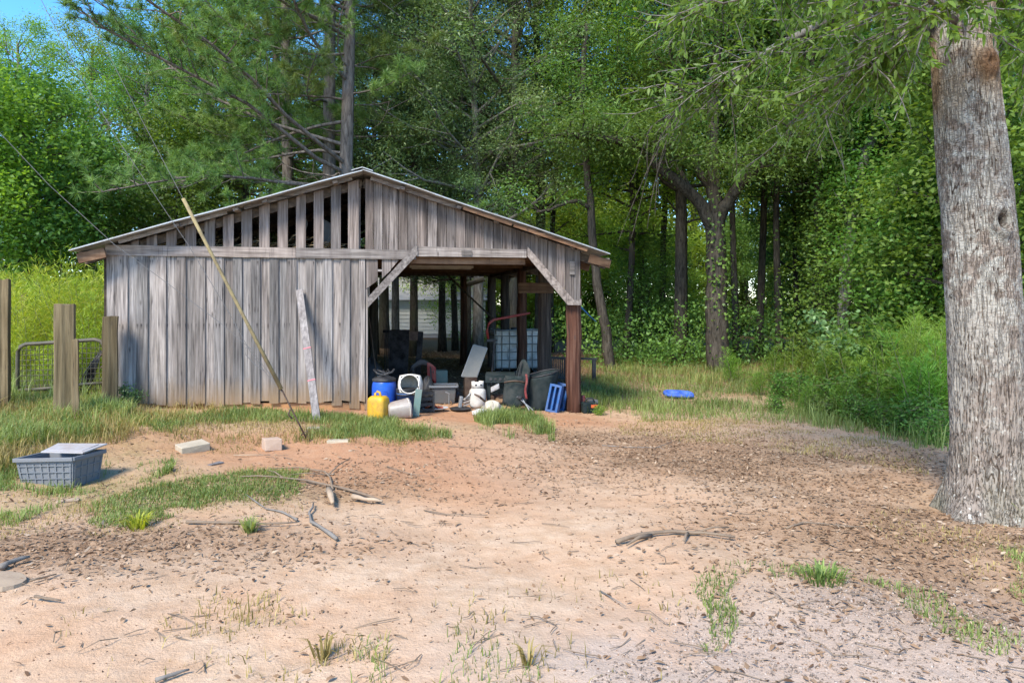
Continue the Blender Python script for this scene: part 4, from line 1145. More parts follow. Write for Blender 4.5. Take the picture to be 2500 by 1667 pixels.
o = MB().sheet(lambda u, v: (b[0] + .22 * (u - .5), b[1] + .1 * v, b[2] + .10 + .10 * u + .09 * math.sin(v * 3)), 6, 6).build('plastic_scoop', M['whitep'], loc=tuple(b), smooth=True, solid=.006); props(o, 'white plastic scoop behind the pale sack', 'scoop')
# water key
b = at_g(1096, 990)
o = MB().tube([b, b + np.array([0, 0, .20]), b + np.array([-.0, 0, .205])], .007, 6).tube([b + np.array([-.06, 0, .235]), b + np.array([.01, 0, .20])], .012, 6).build('short_stake', M['metal'], loc=tuple(b)); props(o, 'short thin metal stake on the dirt behind the orange cloth', 'stake')

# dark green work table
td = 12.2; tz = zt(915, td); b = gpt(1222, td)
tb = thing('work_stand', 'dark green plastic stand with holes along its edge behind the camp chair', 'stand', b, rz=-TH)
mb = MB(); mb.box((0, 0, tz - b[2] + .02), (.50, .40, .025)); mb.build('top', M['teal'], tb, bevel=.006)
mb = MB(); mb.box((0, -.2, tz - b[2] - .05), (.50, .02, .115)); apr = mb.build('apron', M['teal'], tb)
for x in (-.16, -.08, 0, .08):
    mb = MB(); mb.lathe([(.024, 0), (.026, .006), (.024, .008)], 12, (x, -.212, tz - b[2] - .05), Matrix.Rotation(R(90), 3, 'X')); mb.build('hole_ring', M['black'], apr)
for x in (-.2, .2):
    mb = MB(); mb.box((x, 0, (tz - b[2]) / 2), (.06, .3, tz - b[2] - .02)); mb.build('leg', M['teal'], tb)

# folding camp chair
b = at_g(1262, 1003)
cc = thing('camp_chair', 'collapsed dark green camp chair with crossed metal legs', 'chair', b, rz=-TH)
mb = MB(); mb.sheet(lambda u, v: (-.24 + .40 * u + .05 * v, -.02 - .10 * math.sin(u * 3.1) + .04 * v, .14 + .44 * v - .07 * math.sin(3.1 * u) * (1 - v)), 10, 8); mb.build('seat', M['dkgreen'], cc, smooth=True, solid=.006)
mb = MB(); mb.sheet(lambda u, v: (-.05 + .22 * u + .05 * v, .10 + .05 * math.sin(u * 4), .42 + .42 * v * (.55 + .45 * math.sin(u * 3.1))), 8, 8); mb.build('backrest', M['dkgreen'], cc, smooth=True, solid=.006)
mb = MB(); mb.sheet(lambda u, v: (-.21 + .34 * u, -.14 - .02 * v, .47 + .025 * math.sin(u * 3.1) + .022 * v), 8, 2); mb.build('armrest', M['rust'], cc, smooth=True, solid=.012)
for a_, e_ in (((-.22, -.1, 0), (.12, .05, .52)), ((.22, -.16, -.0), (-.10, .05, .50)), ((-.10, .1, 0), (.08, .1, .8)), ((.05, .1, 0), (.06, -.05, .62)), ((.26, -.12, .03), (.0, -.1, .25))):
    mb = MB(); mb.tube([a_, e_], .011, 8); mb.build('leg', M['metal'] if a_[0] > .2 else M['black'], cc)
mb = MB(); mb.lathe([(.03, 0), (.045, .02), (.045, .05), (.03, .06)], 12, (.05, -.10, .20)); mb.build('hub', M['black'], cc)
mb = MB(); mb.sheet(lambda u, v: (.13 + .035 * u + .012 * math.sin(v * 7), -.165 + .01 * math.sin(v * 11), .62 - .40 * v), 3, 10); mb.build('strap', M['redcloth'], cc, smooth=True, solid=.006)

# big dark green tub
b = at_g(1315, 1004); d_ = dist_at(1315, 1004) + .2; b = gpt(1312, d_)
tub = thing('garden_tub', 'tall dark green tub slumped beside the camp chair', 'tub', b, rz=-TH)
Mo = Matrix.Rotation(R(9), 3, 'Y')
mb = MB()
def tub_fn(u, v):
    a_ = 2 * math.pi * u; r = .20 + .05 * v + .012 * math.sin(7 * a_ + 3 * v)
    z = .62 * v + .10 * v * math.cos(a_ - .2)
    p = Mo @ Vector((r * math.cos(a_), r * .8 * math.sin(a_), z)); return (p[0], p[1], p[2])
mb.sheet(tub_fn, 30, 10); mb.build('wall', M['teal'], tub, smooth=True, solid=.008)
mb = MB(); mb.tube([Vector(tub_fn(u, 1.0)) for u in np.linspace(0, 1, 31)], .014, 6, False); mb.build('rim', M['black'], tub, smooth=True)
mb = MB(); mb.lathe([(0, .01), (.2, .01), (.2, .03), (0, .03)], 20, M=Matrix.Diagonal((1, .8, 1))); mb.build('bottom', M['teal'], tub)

# two blue crates leaning
def crate(px, py, label, m, dx, lean):
    b = at_g(px, py)
    t = thing('plastic_crate', label, 'crate', b, rot=(R(-6), R(lean), -TH + R(-25)))
    W, Hh, Dp = .21, .46, .11
    for (x, z, sx, sz, nm) in ((-W / 2 + .018, Hh / 2, .036, Hh, 'side_rail'), (W / 2 - .018, Hh / 2, .036, Hh, 'side_rail'), (0, .018, W, .036, 'end_rail'), (0, Hh - .018, W, .036, 'end_rail'), (0, Hh / 2, .03, Hh - .07, 'bar')):
        mb = MB(); mb.box((x, 0, z), (sx - (.002 if nm == 'end_rail' else 0), Dp - (.004 if nm == 'end_rail' else 0), sz)); mb.build(nm, m, t, bevel=.003)
    mb = MB(); mb.box((0, Dp / 2, Hh / 2), (W - .01, .010, Hh - .01)); mb.build('bottom', M['blue2'], t)
    return t
crate(1347, 1006, 'blue plastic crate on edge, nearer the tub', M['blue2'], 0, 10)
crate(1364, 1001, 'blue plastic crate on edge, nearer the red log post', M['blue2'], 0, 11)

# red hoist boom on a dark mast
hd = 13.4; b = gpt(1196, hd)
ho = thing('engine_hoist', 'red curved boom of a hoist between the dark log posts', 'hoist', b)
mb = MB(); mb.tube([at_d(1192, 828, hd), at_d(1189, 808, hd), at_d(1193, 790, hd), at_d(1206, 780, hd), at_d(1240, 774, hd), at_d(1294, 764, hd)], [.024, .026, .026, .026, .024, .020], 8); mb.build('boom', M['red'], ho, True, smooth=True)
mb = MB(); p = at_d(1207, 830, hd); mb.tube([b, (p[0], p[1], p[2])], .022, 8); p2 = at_d(1196, 831, hd); mb.beam(p2 - np.array([.06, 0, 0]), p2 + np.array([.14, 0, 0]), .05, .05); mb.build('mast', M['black'], ho, True)
mb = MB(); mb.beam(b + np.array([-.35, 0, .04]), b + np.array([.35, 0, .04]), .06, .06); mb.beam(b + np.array([0, -.3, .045]), b + np.array([0, .3, .045]), .06, .06); mb.build('base', M['rust'], ho, True)

# caged water tank behind the posts
idist = 18.5; b = gpt(1256, idist)
ib = thing('caged_water_tank', 'white plastic water tank in a metal cage behind the log posts', 'water tank', b, rz=-TH + R(8))
mb = MB(); mb.box((0, 0, .66), (1.10, .95, .98)); btl = mb.build('bottle', M['white'], ib, bevel=.06)
mb = MB(); mb.lathe([(.10, 1.15), (.10, 1.19), (.08, 1.20)], 16); mb.build('cap', M['black'], btl)
mb = MB()
for z in (.20, .40, .60, .80, 1.0, 1.14):
    for (x0, y0, x1, y1) in ((-.58, -.5, .58, -.5), (.58, -.5, .58, .5), (.58, .5, -.58, .5), (-.58, .5, -.58, -.5)): mb.tube([(x0, y0, z), (x1, y1, z)], .012, 5)
for x in np.linspace(-.58, .58, 7):
    mb.tube([(x, -.5, .14), (x, -.5, 1.16)], .012, 5); mb.tube([(x, .5, .14), (x, .5, 1.16)], .012, 5)
for y_ in np.linspace(-.3, .3, 4):
    mb.tube([(-.58, y_, .14), (-.58, y_, 1.16)], .012, 5); mb.tube([(.58, y_, .14), (.58, y_, 1.16)], .012, 5)
mb.build('cage', M['wire'], ib)
mb = MB()
for x in (-.48, 0, .48): mb.box((x, 0, .07), (.14, 1.0, .13))
mb.build('pallet', M['black'], ib)
mb = MB(); mb.box((-.12, -.487, .55), (.26, .012, .26)); mb.build('label_plate', M['metal'], btl)

# black slatted bench behind the red post
bd_ = 17.0; b = gpt(1395, bd_)
bn = thing('slatted_bench', 'black slatted bench standing behind the red log post', 'bench', b)
ztp = zt(873, bd_)
for px in np.arange(1346, 1384, 4.6):
    a = at_d(px, 0, bd_); mb = MB(); mb.beam((a[0], a[1], b[2] + .08), (a[0], a[1], ztp), .028, .02, (0, 1, 0)); mb.build('slat', M['black'], bn, True)
a, e = at_d(1342, 0, bd_), at_d(1458, 0, bd_)
mb = MB(); mb.beam((a[0], a[1], ztp), (e[0], e[1], ztp - .03), .06, .05); mb.build('top_rail', M['black'], bn, True)
mb = MB(); e2 = at_d(1386, 0, bd_); mb.beam((a[0], a[1], b[2] + .12), (e2[0], e2[1], b[2] + .12), .05, .04); mb.build('bottom_rail', M['black'], bn, True)
for px, wd in ((1450, .09), (1383, .06), (1345, .05)):
    a = at_d(px, 0, bd_); mb = MB(); mb.beam((a[0], a[1], b[2] - .02), (a[0], a[1], ztp - .02), wd, .05, (0, 1, 0)); mb.build('leg', M['black'], bn, True)

# box of odds and ends right of the post
b = at_g(1438, 1007)
pb2 = thing('open_box', 'dark teal open box of odds and ends right of the red log post', 'box', b, rz=-TH + .2)
mb = MB(); mb.box((0, 0, .085), (.26, .2, .17), None, .92); mb.build('case', M['teal'], pb2, bevel=.008)
mb = MB(); mb.tube([(-.08, 0, .17), (-.04, 0, .24), (.06, 0, .24), (.10, 0, .17)], .012, 8); mb.build('handle', M['black'], pb2, smooth=True)
mb = MB(); mb.box((.06, -.102, .12), (.11, .006, .05)); mb.build('label_plate', M['orange'], pb2)
c = b + np.array([-.05, .22, 0]); o = MB().lathe([(.055, 0), (.06, .01), (.06, .20), (.045, .24), (.05, .26)], 16).build('red_canister', M['red'], smooth=True); o.location = tuple(c); props(o, 'faded red canister behind the dark teal box', 'canister')
c = b + np.array([.10, .12, .0]); o = MB().box((0, 0, .10), (.16, .14, .20)).build('grey_battery', M['greytote'], bevel=.01); o.location = tuple(c); props(o, 'grey block like a battery beside the dark teal box', 'battery')

# blue rope from the eave corner to a trunk
o = MB().tube([at_d(1417, 748, 12.2), at_d(1436, 768, 14.0), at_d(1456, 786, 18.5)], .012, 6).build('blue_rope', M['rope'], loc=tuple(at_d(1417, 748, 12.2))); props(o, 'blue rope stretched from the shed corner to a tree trunk', 'rope')

# rear timbers standing behind the bay
for px, d_, wpx, tpy, m, lab in ((1131, 20.8, 17, 660, M['log'], 'reddish bare post standing behind the open bay'),):
    b = gpt(px, d_); mb = MB(); tz_ = zt(tpy, d_)
    mb.tube([(b[0], b[1], b[2] - .1), (b[0] + .02, b[1], (b[2] + tz_) / 2), (b[0], b[1], tz_)], [wpx * d_ / F / 2 * 1.05, wpx * d_ / F / 2, wpx * d_ / F / 2 * .9], 12)
    o = mb.build('timber_post', m, loc=tuple(b), smooth=True); props(o, lab, 'post')
o = MB().tube([at_d(1126, 699, 21.2), at_d(1155, 690, 21.2), at_d(1182, 681, 21.2)], [.075, .08, .08], 8).build('grey_pole', M['greystick'], loc=tuple(at_d(1126, 699, 21.2)), smooth=True); props(o, 'short grey pole laid level behind the rear beam', 'pole')

# ------------------------------------------------------------------ far house seen through the bay
hdist = 36.0; b = gpt(1015, hdist)
hs_ = thing('far_house', 'pale sided house far behind, glimpsed through the open bay', 'house', b, rz=-TH)
mb = MB(); mb.box((0, 2.5, .6), (7.0, 5.0, 1.2)); mb.build('foundation', M['shingle'], hs_)
sid = []
for i in range(9):
    mb = MB(); mb.hexa([(-3.5, -.03, .2 + i * .19), (3.5, -.03, .2 + i * .19), (3.5, 0, .2 + (i + 1) * .19), (-3.5, 0, .2 + (i + 1) * .19), (-3.5, .02, .2 + i * .19), (3.5, .02, .2 + i * .19), (3.5, .03, .2 + (i + 1) * .19), (-3.5, .03, .2 + (i + 1) * .19)])
    sid.append(mb)
mb = MB(); mb.box((0, 2.6, 1.2), (7.0, 5.0, 1.5)); hw = mb.build('wall', M['siding'], hs_)
for mb in sid: mb.build('siding_board', M['siding'], hw)
mb = MB(); mb.add([(-3.8, -.4, 1.9), (3.8, -.4, 1.9), (3.8, 2.6, 3.6), (-3.8, 2.6, 3.6), (3.8, 5.6, 1.9), (-3.8, 5.6, 1.9)], [(0, 1, 2, 3), (3, 2, 4, 5), (0, 3, 5), (1, 4, 2), (0, 5, 4, 1)]); mb.build('roof', M['shingle'], hs_)
# ------------------------------------------------------------------ vegetation
def unit(v):
    return v / np.maximum(np.linalg.norm(v, axis=-1, keepdims=True), 1e-9)

def leaves_np(P, A, N, L, W, tint, six=False):
    """flat arrays of leaf blades: base P, axis A, normal N"""
    A = unit(A); S = unit(np.cross(A, N)); N = np.cross(S, A)
    L = L[:, None]; W = W[:, None]; n = len(P)
    if not six:
        V = np.stack([P, P + A * L * 0.45 + S * W * 0.5 + N * W * 0.12, P + A * L - N * L * 0.08, P + A * L * 0.45 - S * W * 0.5 + N * W * 0.12], 1)
        Q = np.arange(n * 4).reshape(n, 4)
        return V.reshape(-1, 3), [Q], np.repeat(tint, 4)
    V = np.stack([P, P + A * L * 0.30 + S * W * 0.45 + N * W * 0.15, P + A * L * 0.68 + S * W * 0.38 + N * W * 0.08 - N * L * 0.05, P + A * L - N * L * 0.14,
                  P + A * L * 0.68 - S * W * 0.38 + N * W * 0.08 - N * L * 0.05, P + A * L * 0.30 - S * W * 0.45 + N * W * 0.15], 1)
    i = np.arange(n)[:, None] * 6
    T1 = i + np.array([[0, 1, 5]]); Q2 = i + np.array([[1, 2, 4, 5]]); T2 = i + np.array([[2, 3, 4]])
    return V.reshape(-1, 3), [T1, Q2, T2], np.repeat(tint, 6)

def clump_leaves(rng, C, per, sig, L, W, droop=0.25, flat=0.9, tvar=0.15):
    """gaussian clumps of leaves round the centres C"""
    C = np.asarray(C); m = len(C); n = m * per
    base = np.repeat(C, per, 0)
    off = rng.normal(0, 1, (n, 3)) * np.array(sig)
    P = base + off
    A = rng.normal(0, 1, (n, 3)); A[:, 2] = A[:, 2] * 0.5 - droop
    out = unit(off + 1e-6); A = A + out * 0.7
    N = rng.normal(0, 0.75, (n, 3)); N[:, 2] += flat
    ct = np.repeat(rng.uniform(0.2, 0.8, m), per)
    tint = np.clip(ct + rng.normal(0, tvar, n), 0, 1)
    Ls = L * rng.uniform(0.65, 1.25, n); Ws = W * rng.uniform(0.7, 1.2, n)
    return P, A, N, Ls, Ws, tint

def limb_pts(rng, p, d, L, n=6, up=0.15, wob=0.12):
    pts = [np.array(p, float)]; d = np.array(d, float) / np.linalg.norm(d)
    for i in range(n - 1):
        d = d + rng.normal(0, wob, 3) + np.array([0, 0, up / n]); d = d / np.linalg.norm(d)
        pts.append(pts[-1] + d * (L / (n - 1)))
    return pts

def gen_tree(seed, H, r0, lo, Rad, nl, total, leaf=(0.11, 0.06), sub=5, up=(0.1, 0.8), sig=(0.34, 0.34, 0.2), droop=0.25, lean=(0, 0), wob=0.25, top=1.0, bare=0, prof=0.7, sides=9, asym=None):
    rng = np.random.default_rng(seed)
    wood = MB(); C = []
    n = 14; tp_ = []; tr = []
    ph = rng.uniform(0, 6, 4)
    for i in range(n):
        t = i / (n - 1)
        x = lean[0] * t * H + wob * t * math.sin(3 * t + ph[0]) ; y = lean[1] * t * H + wob * t * math.sin(2.6 * t + ph[1])
        tp_.append(np.array([x, y, t * H * top - 0.2 * (i == 0)])); tr.append(r0 * (1 - 0.8 * t) * (1.35 if i == 0 else 1.0) + 0.015)
    wood.tube(tp_, tr, sides)
    def trunk(t):
        f = t * (n - 1); i = min(int(f), n - 2); return tp_[i] + (tp_[i + 1] - tp_[i]) * (f - i), tr[i] + (tr[i + 1] - tr[i]) * (f - i)
    for i in range(nl):
        t = lo + (1 - lo) * (i + rng.uniform(0, 1)) / nl * 0.99
        u = (t - lo) / (1 - lo)
        az = i * 2.39996 + rng.uniform(-.5, .5)
        if asym is not None and rng.random() < asym[1]: az = asym[0] + rng.normal(0, 0.6)
        e = up[0] + (up[1] - up[0]) * u + rng.uniform(-.2, .2)
        L = Rad * max(0.25, math.sin(math.pi * (0.22 + 0.70 * u)) ** prof) * rng.uniform(0.7, 1.2)
        p, rr = trunk(t)
        d = np.array([math.cos(az) * math.cos(e), math.sin(az) * math.cos(e), math.sin(e)])
        pts = limb_pts(rng, p, d, L, 6, 0.25)
        r_ = min(rr * 0.55, 0.012 + 0.022 * L)
        wood.tube(pts, [r_ * (1 - 0.8 * j / 5) for j in range(6)], 5, False)
        for s in range(sub):
            f = 0.3 + 0.7 * (s + rng.uniform(0, 1)) / sub; j = min(int(f * 5), 4)
            q = pts[j] + (pts[j + 1] - pts[j]) * (f * 5 - j)
            dd = d + rng.normal(0, 0.75, 3); dd[2] = dd[2] * 0.6
            sp = limb_pts(rng, q, dd, L * rng.uniform(0.22, 0.42), 4, 0.1)
            wood.tube(sp, [r_ * 0.35, r_ * 0.28, r_ * 0.18, r_ * 0.08], 3, False)
            C += [sp[2] + rng.normal(0, .08, 3), sp[3]]
        C.append(pts[-1])
    for i in range(bare):
        t = rng.uniform(0.2, lo + 0.15); p, rr = trunk(t); az = rng.uniform(0, 6.28)
        pts = limb_pts(rng, p, (math.cos(az), math.sin(az), rng.uniform(-.2, .4)), rng.uniform(.8, 2.4), 6, 0.1, .2)
        wood.tube(pts, [rr * .25 * (1 - .85 * j / 5) for j in range(6)], 5, False)
    C = np.array(C); per = max(6, int(total / len(C)))
    P, A, N, Ls, Ws, tint = clump_leaves(rng, C, per, sig, leaf[0], leaf[1], droop)
    V, Fs, T = leaves_np(P, A, N, Ls, Ws, tint)
    return wood.mesh('trunk', True), np_mesh('crown', V, Fs, tint=T)

def needle_tufts(rng, C, D, per, L, W):
    m = len(C); n = m * per
    b = np.repeat(C, per, 0); d = unit(np.repeat(D, per, 0) * 0.75 + rng.normal(0, 0.55, (n, 3)))
    s = unit(np.cross(d, rng.normal(0, 1, (n, 3))))
    b = b + np.repeat(D, per, 0) * rng.uniform(-.10, .02, (n, 1))
    Ls = (L * rng.uniform(.7, 1.15, n))[:, None]
    V = np.stack([b - s * W / 2, b + s * W / 2, b + d * Ls - np.array([0, 0, 1]) * Ls * 0.06], 1).reshape(-1, 3)
    T = np.repeat(np.clip(np.repeat(rng.uniform(.15, .85, m), per) + rng.normal(0, .15, n), 0, 1), 3)
    return V, np.arange(n * 3).reshape(n, 3), T

def gen_pine(seed, H, r0, lo, Rad, nl, per=30, asym=None, bare=5, droop=-0.05):
    rng = np.random.default_rng(seed); wood = MB(); C = []; D = []
    n = 14; tp_ = []; tr = []
    ph = rng.uniform(0, 6, 2)
    for i in range(n):
        t = i / (n - 1); tp_.append(np.array([.12 * math.sin(4 * t + ph[0]), .12 * math.sin(3 * t + ph[1]), t * H - .2 * (i == 0)])); tr.append(r0 * (1 - .7 * t) + .01)
    wood.tube(tp_, tr, 10)
    def trunk(t):
        f = t * (n - 1); i = min(int(f), n - 2); return tp_[i] + (tp_[i + 1] - tp_[i]) * (f - i), tr[i]
    for i in range(nl):
        t = lo + (1 - lo) * (i + rng.uniform(0, 1)) / nl; u = (t - lo) / (1 - lo)
        az = i * 2.39996 + rng.uniform(-.4, .4)
        L = Rad * (1 - 0.6 * u) * rng.uniform(.6, 1.1)
        if asym is not None:
            if rng.random() < asym[1]: az = asym[0] + rng.normal(0, .5); L *= 1.25
            else: L *= .6
        e = droop + .5 * u + rng.uniform(-.12, .2); p, rr = trunk(t)
        d = np.array([math.cos(az) * math.cos(e), math.sin(az) * math.cos(e), math.sin(e)])
        pts = limb_pts(rng, p, d, L, 8, .25, .14); r_ = min(rr * .34, .010 + .0075 * L)
        wood.tube(pts, [r_ * (1 - .75 * j / 7) for j in range(8)], 5, False)
        ns = int(6 + L * 3.0)
        for s in range(ns):
            f = .28 + .72 * (s + rng.uniform(0, 1)) / ns; j = min(int(f * 7), 6); q = pts[j] + (pts[j + 1] - pts[j]) * (f * 7 - j)
            side = 1 if s % 2 else -1; perp = np.array([-d[1], d[0], 0]) * side
            dd = d * .6 + perp * rng.uniform(.3, 1.0) + np.array([0, 0, rng.uniform(-.1, .5)])
            LL = rng.uniform(.5, 1.1) * (1 - .3 * f) * (0.5 + L / 8)
            sp = limb_pts(rng, q, dd, LL, 5, .35, .2)
            wood.tube(sp, [r_ * .3, r_ * .25, r_ * .2, r_ * .15, .006], 3, False)
            for j2 in (2, 3, 4):
                for _ in range(2 if j2 < 4 else 3):
                    t0 = unit(sp[j2] - sp[j2 - 1] + rng.normal(0, .35, 3) + np.array([0, 0, .35]))
                    C.append(sp[j2] + t0 * rng.uniform(.0, .12)); D.append(t0)
    for i in range(bare):
        t = rng.uniform(.15, lo + .1); p, rr = trunk(t); az = (asym[0] + rng.normal(0, .5)) if asym else rng.uniform(0, 6.28)
        pts = limb_pts(rng, p, (math.cos(az), math.sin(az), rng.uniform(-.45, 0)), rng.uniform(1.5, 4.5), 8, -.2, .2)
        wood.tube(pts, [.035 * (1 - .85 * j / 7) for j in range(8)], 5, False)
        for _ in range(5):
            j = rng.integers(2, 7); sp = limb_pts(rng, pts[j], rng.normal(0, 1, 3) + np.array([math.cos(az), math.sin(az), -.3]), rng.uniform(.4, 1.1), 4, -.1, .3)
            wood.tube(sp, [.010, .008, .005, .003], 3, False)
    V, Fs, T = needle_tufts(rng, np.array(C), np.array(D), per, .23, .014)
    return wood.mesh('trunk', True), np_mesh('crown', V, Fs, tint=T)

def proto(name, meshes, mt, mc):
    a, b = meshes
    a.materials.append(mt); b.materials.append(mc); return (name, a, b)
def put_tree(pr, px, d, rz, sc, label, group=None, crown=None, bark=None, cat='tree'):
    name, a, b = pr
    t = thing(name, label, cat, on_ground(px, d), rz, group)
    t.scale = (sc,) * 3 if not hasattr(sc, '__len__') else sc
    for nm, me, mm in (('trunk', a, bark), ('crown', b, crown)):
        o = link(nm, me, None, t)
        if mm is not None:
            o.material_slots[0].link = 'OBJECT'; o.material_slots[0].material = mm
    return t

BA = proto('broadleaf_tree', gen_tree(11, 15.5, .19, .28, 3.6, 54, 36000, (0.10, 0.054), sub=4, sig=(.28,.28,.17)), M['bark_o'], M['leaf_a'])
BB = proto('broadleaf_tree', gen_tree(12, 17.0, .22, .30, 4.0, 56, 40000, (0.105, 0.056), sub=4, sig=(.26,.26,.16)), M['bark_g'], M['leaf_a'])
BC = proto('oak_tree', gen_tree(13, 16.0, .20, .24, 4.2, 58, 54000, (0.12, 0.036), droop=.5, sub=4, sig=(.30,.30,.20)), M['bark_d'], M['leaf_c'])
BD = proto('oak_tree', gen_tree(14, 18.0, .22, .30, 4.4, 58, 54000, (0.125, 0.038), droop=.5, bare=6, sub=4, sig=(.31,.31,.20)), M['bark_o'], M['leaf_c'])
BE = proto('slender_tree', gen_tree(15, 12.0, .10, .25, 2.2, 40, 26000, (0.10, 0.06), wob=.6), M['bark_d'], M['leaf_b'])
BF = proto('understory_tree', gen_tree(16, 6.0, .06, .10, 1.9, 34, 22000, (0.11, 0.065), wob=.5, sub=4), M['bark_d'], M['leaf_d'])
BG = proto('understory_tree', gen_tree(17, 4.2, .045, .06, 1.5, 30, 15000, (0.10, 0.06), wob=.4, sub=4), M['bark_d'], M['leaf_d'])
BH = proto('slender_tree', gen_tree(18, 14.0, .11, .42, 2.6, 40, 30000, (0.11, 0.05), wob=.5, bare=5, sub=4, sig=(.28,.28,.18)), M['bark_d'], M['leaf_a'])
PA = proto('pine_tree', gen_pine(21, 18, .21, .20, 6.4, 52, 28, asym=(math.pi + .35, .72), bare=7), M['bark_p'], M['needle'])
PB = proto('pine_tree', gen_pine(22, 19, .22, .30, 4.6, 40, 28, bare=5), M['bark_p'], M['needle'])

# --- trees one can tell apart
put_tree(PA, 850, 19.4, 0.0, 1.0, 'pine with pale grey trunk rising behind the roof ridge, long boughs to the left')
put_tree(PB, 813, 20.6, 1.3, 1.0, 'pine with dark trunk just left of the pale one behind the ridge')
put_tree(PB, 706, 22.5, 0.15, 0.95, 'pine whose trunk shows left of the ridge between roof and sky')
put_tree(PB, 672, 25.0, 2.2, 0.9, 'thin dark pine trunk farthest left above the shed roof')
put_tree(BD, 1252, 23.0, 0.5, 1.0, 'oak with thick straight trunk behind the right roof slope')
put_tree(BD, 1318, 26.0, 2.9, 0.95, 'oak with slimmer trunk right of the thick straight one')
put_tree(BC, 1368, 43.0, 1.2, 1.0, 'oak behind the slim leaning trunk, half hidden by leaves', bark=M['bark_g'])
put_tree(BC, 966, 24.5, 4.0, 0.70, 'oak with grey trunk seen through the left of the open bay', bark=M['bark_g'])
put_tree(BA, 938, 27.0, 2.0, 1.0, 'tree with dark trunk at the far left of the view through the bay')
put_tree(BC, 1166, 22.5, 2.4, 0.85, 'oak with furrowed grey trunk behind the rear of the bay', bark=M['bark_g'])
put_tree(BE, 1112, 27.0, 0.3, 1.1, 'slender dark tree in the middle of the view through the bay', crown=M['leaf_a'])
put_tree(BE, 1528, 24.0, 1.9, 1.15, 'slender tree right of the slim leaning trunk')
put_tree(BD, 1660, 22.0, 3.3, 0.95, 'vine clad dark trunk left of the forked oak', crown=M['leaf_d'], bark=M['bark_d'])
put_tree(BB, 60, 20.0, 0.8, 0.51, 'bright leafy tree at the far left above the fence', crown=M['leaf_b'])
put_tree(BA, 215, 27.0, 2.7, 0.72, 'tall tree with yellow tinged top left of the pines', crown=M['leaf_b'])
put_tree(BB, 345, 24.0, 4.4, 0.60, 'rounded green tree behind the left end of the shed roof')
put_tree(BB, 2110, 24.0, 1.0, 1.0, 'grey tree behind the weeds left of the big trunk', crown=M['leaf_d'])

# --- the crowded trees of the wood
def zone(px):
    return ('left of the pines' if px < 480 else 'behind the shed' if px < 1420 else 'between the shed and the forked oak' if px < 1755 else 'between the forked oak and the big trunk' if px < 2330 else 'right of the big trunk')
WL = 'leafy tree among the crowded trees of the wood'
WG = 'crowded trees of the wood'
q = random.Random(31)
spots = [(-260, 22, BB, 'leaf_b', .6), (-120, 26, BA, 'leaf_a', .72), (-30, 32, BB, 'leaf_a', .66), (130, 36, BA, 'leaf_a', .74), (275, 34, BB, 'leaf_a', .70), (420, 31, BA, 'leaf_a', .76), (505, 27, BB, 'leaf_a', .66), (590, 33, BC, 'leaf_a', .95),
         (640, 46, BB, 'leaf_b', .9), (770, 44, BA, 'leaf_b', .9), (890, 43, BC, 'leaf_a', 1.0), (1010, 23.0, BD, None, .60), (1090, 40, BA, 'leaf_b', 1.0), (1290, 44, BB, 'leaf_b', .9), (1400, 46, BB, 'leaf_b', .8), (1490, 44, BE, 'leaf_b', 1.1),
         (1570, 46, BA, 'leaf_b', .9), (1605, 43, BE, 'leaf_b', 1.3), (1690, 44, BB, 'leaf_b', .95), (1820, 45, BA, 'leaf_a', 1.0), (1880, 42, BB, 'leaf_a', 1.0), (1960, 44, BA, 'leaf_b', 1.1), (2010, 24.5, BE, 'leaf_d', 1.15),
         (2060, 43, BB, 'leaf_a', 1.0), (1815, 41, BE, 'leaf_b', 1.0), (1950, 25.5, BE, 'leaf_a', .85), (1080, 26, BC, None, .66), (1140, 22.5, BC, None, .62), (915, 23, BC, None, .60), (1800, 22.5, BH, 'leaf_a', 1.0), (1852, 24, BH, 'leaf_d', 1.05), (1905, 22, BH, 'leaf_a', .95), (1985, 21, BH, 'leaf_d', 1.0), (2185, 19.5, BH, 'leaf_a', .95), (1562, 26, BH, 'leaf_b', 1.0), (1620, 25, BH, 'leaf_a', 1.0), (1345, 27, BH, 'leaf_b', 1.0), (2030, 23, BH, 'leaf_d', 1.1), (600, 24, BH, 'leaf_a', .95), (455, 25, BH, 'leaf_a', .85), (2190, 40, BA, 'leaf_a', 1.05), (2240, 22, BB, 'leaf_d', .85), (2310, 28, BB, 'leaf_a', .9), (2420, 25, BA, 'leaf_a', .9), (2470, 17.5, BB, 'leaf_e', .6), (2560, 21, BA, 'leaf_a', .9), (2700, 19, BB, 'leaf_a', .8)]
for px, d, pr, cm, sc in spots:
    zn = zone(px); put_tree(pr, px, d, q.uniform(0, 6.28), sc * q.uniform(.95, 1.05), 'leafy tree in the crowd of the wood ' + zn, 'crowded trees ' + zn, M[cm] if cm else None)
UL = 'small leafy tree of the understory below the tall trees'
UG = 'understory trees'
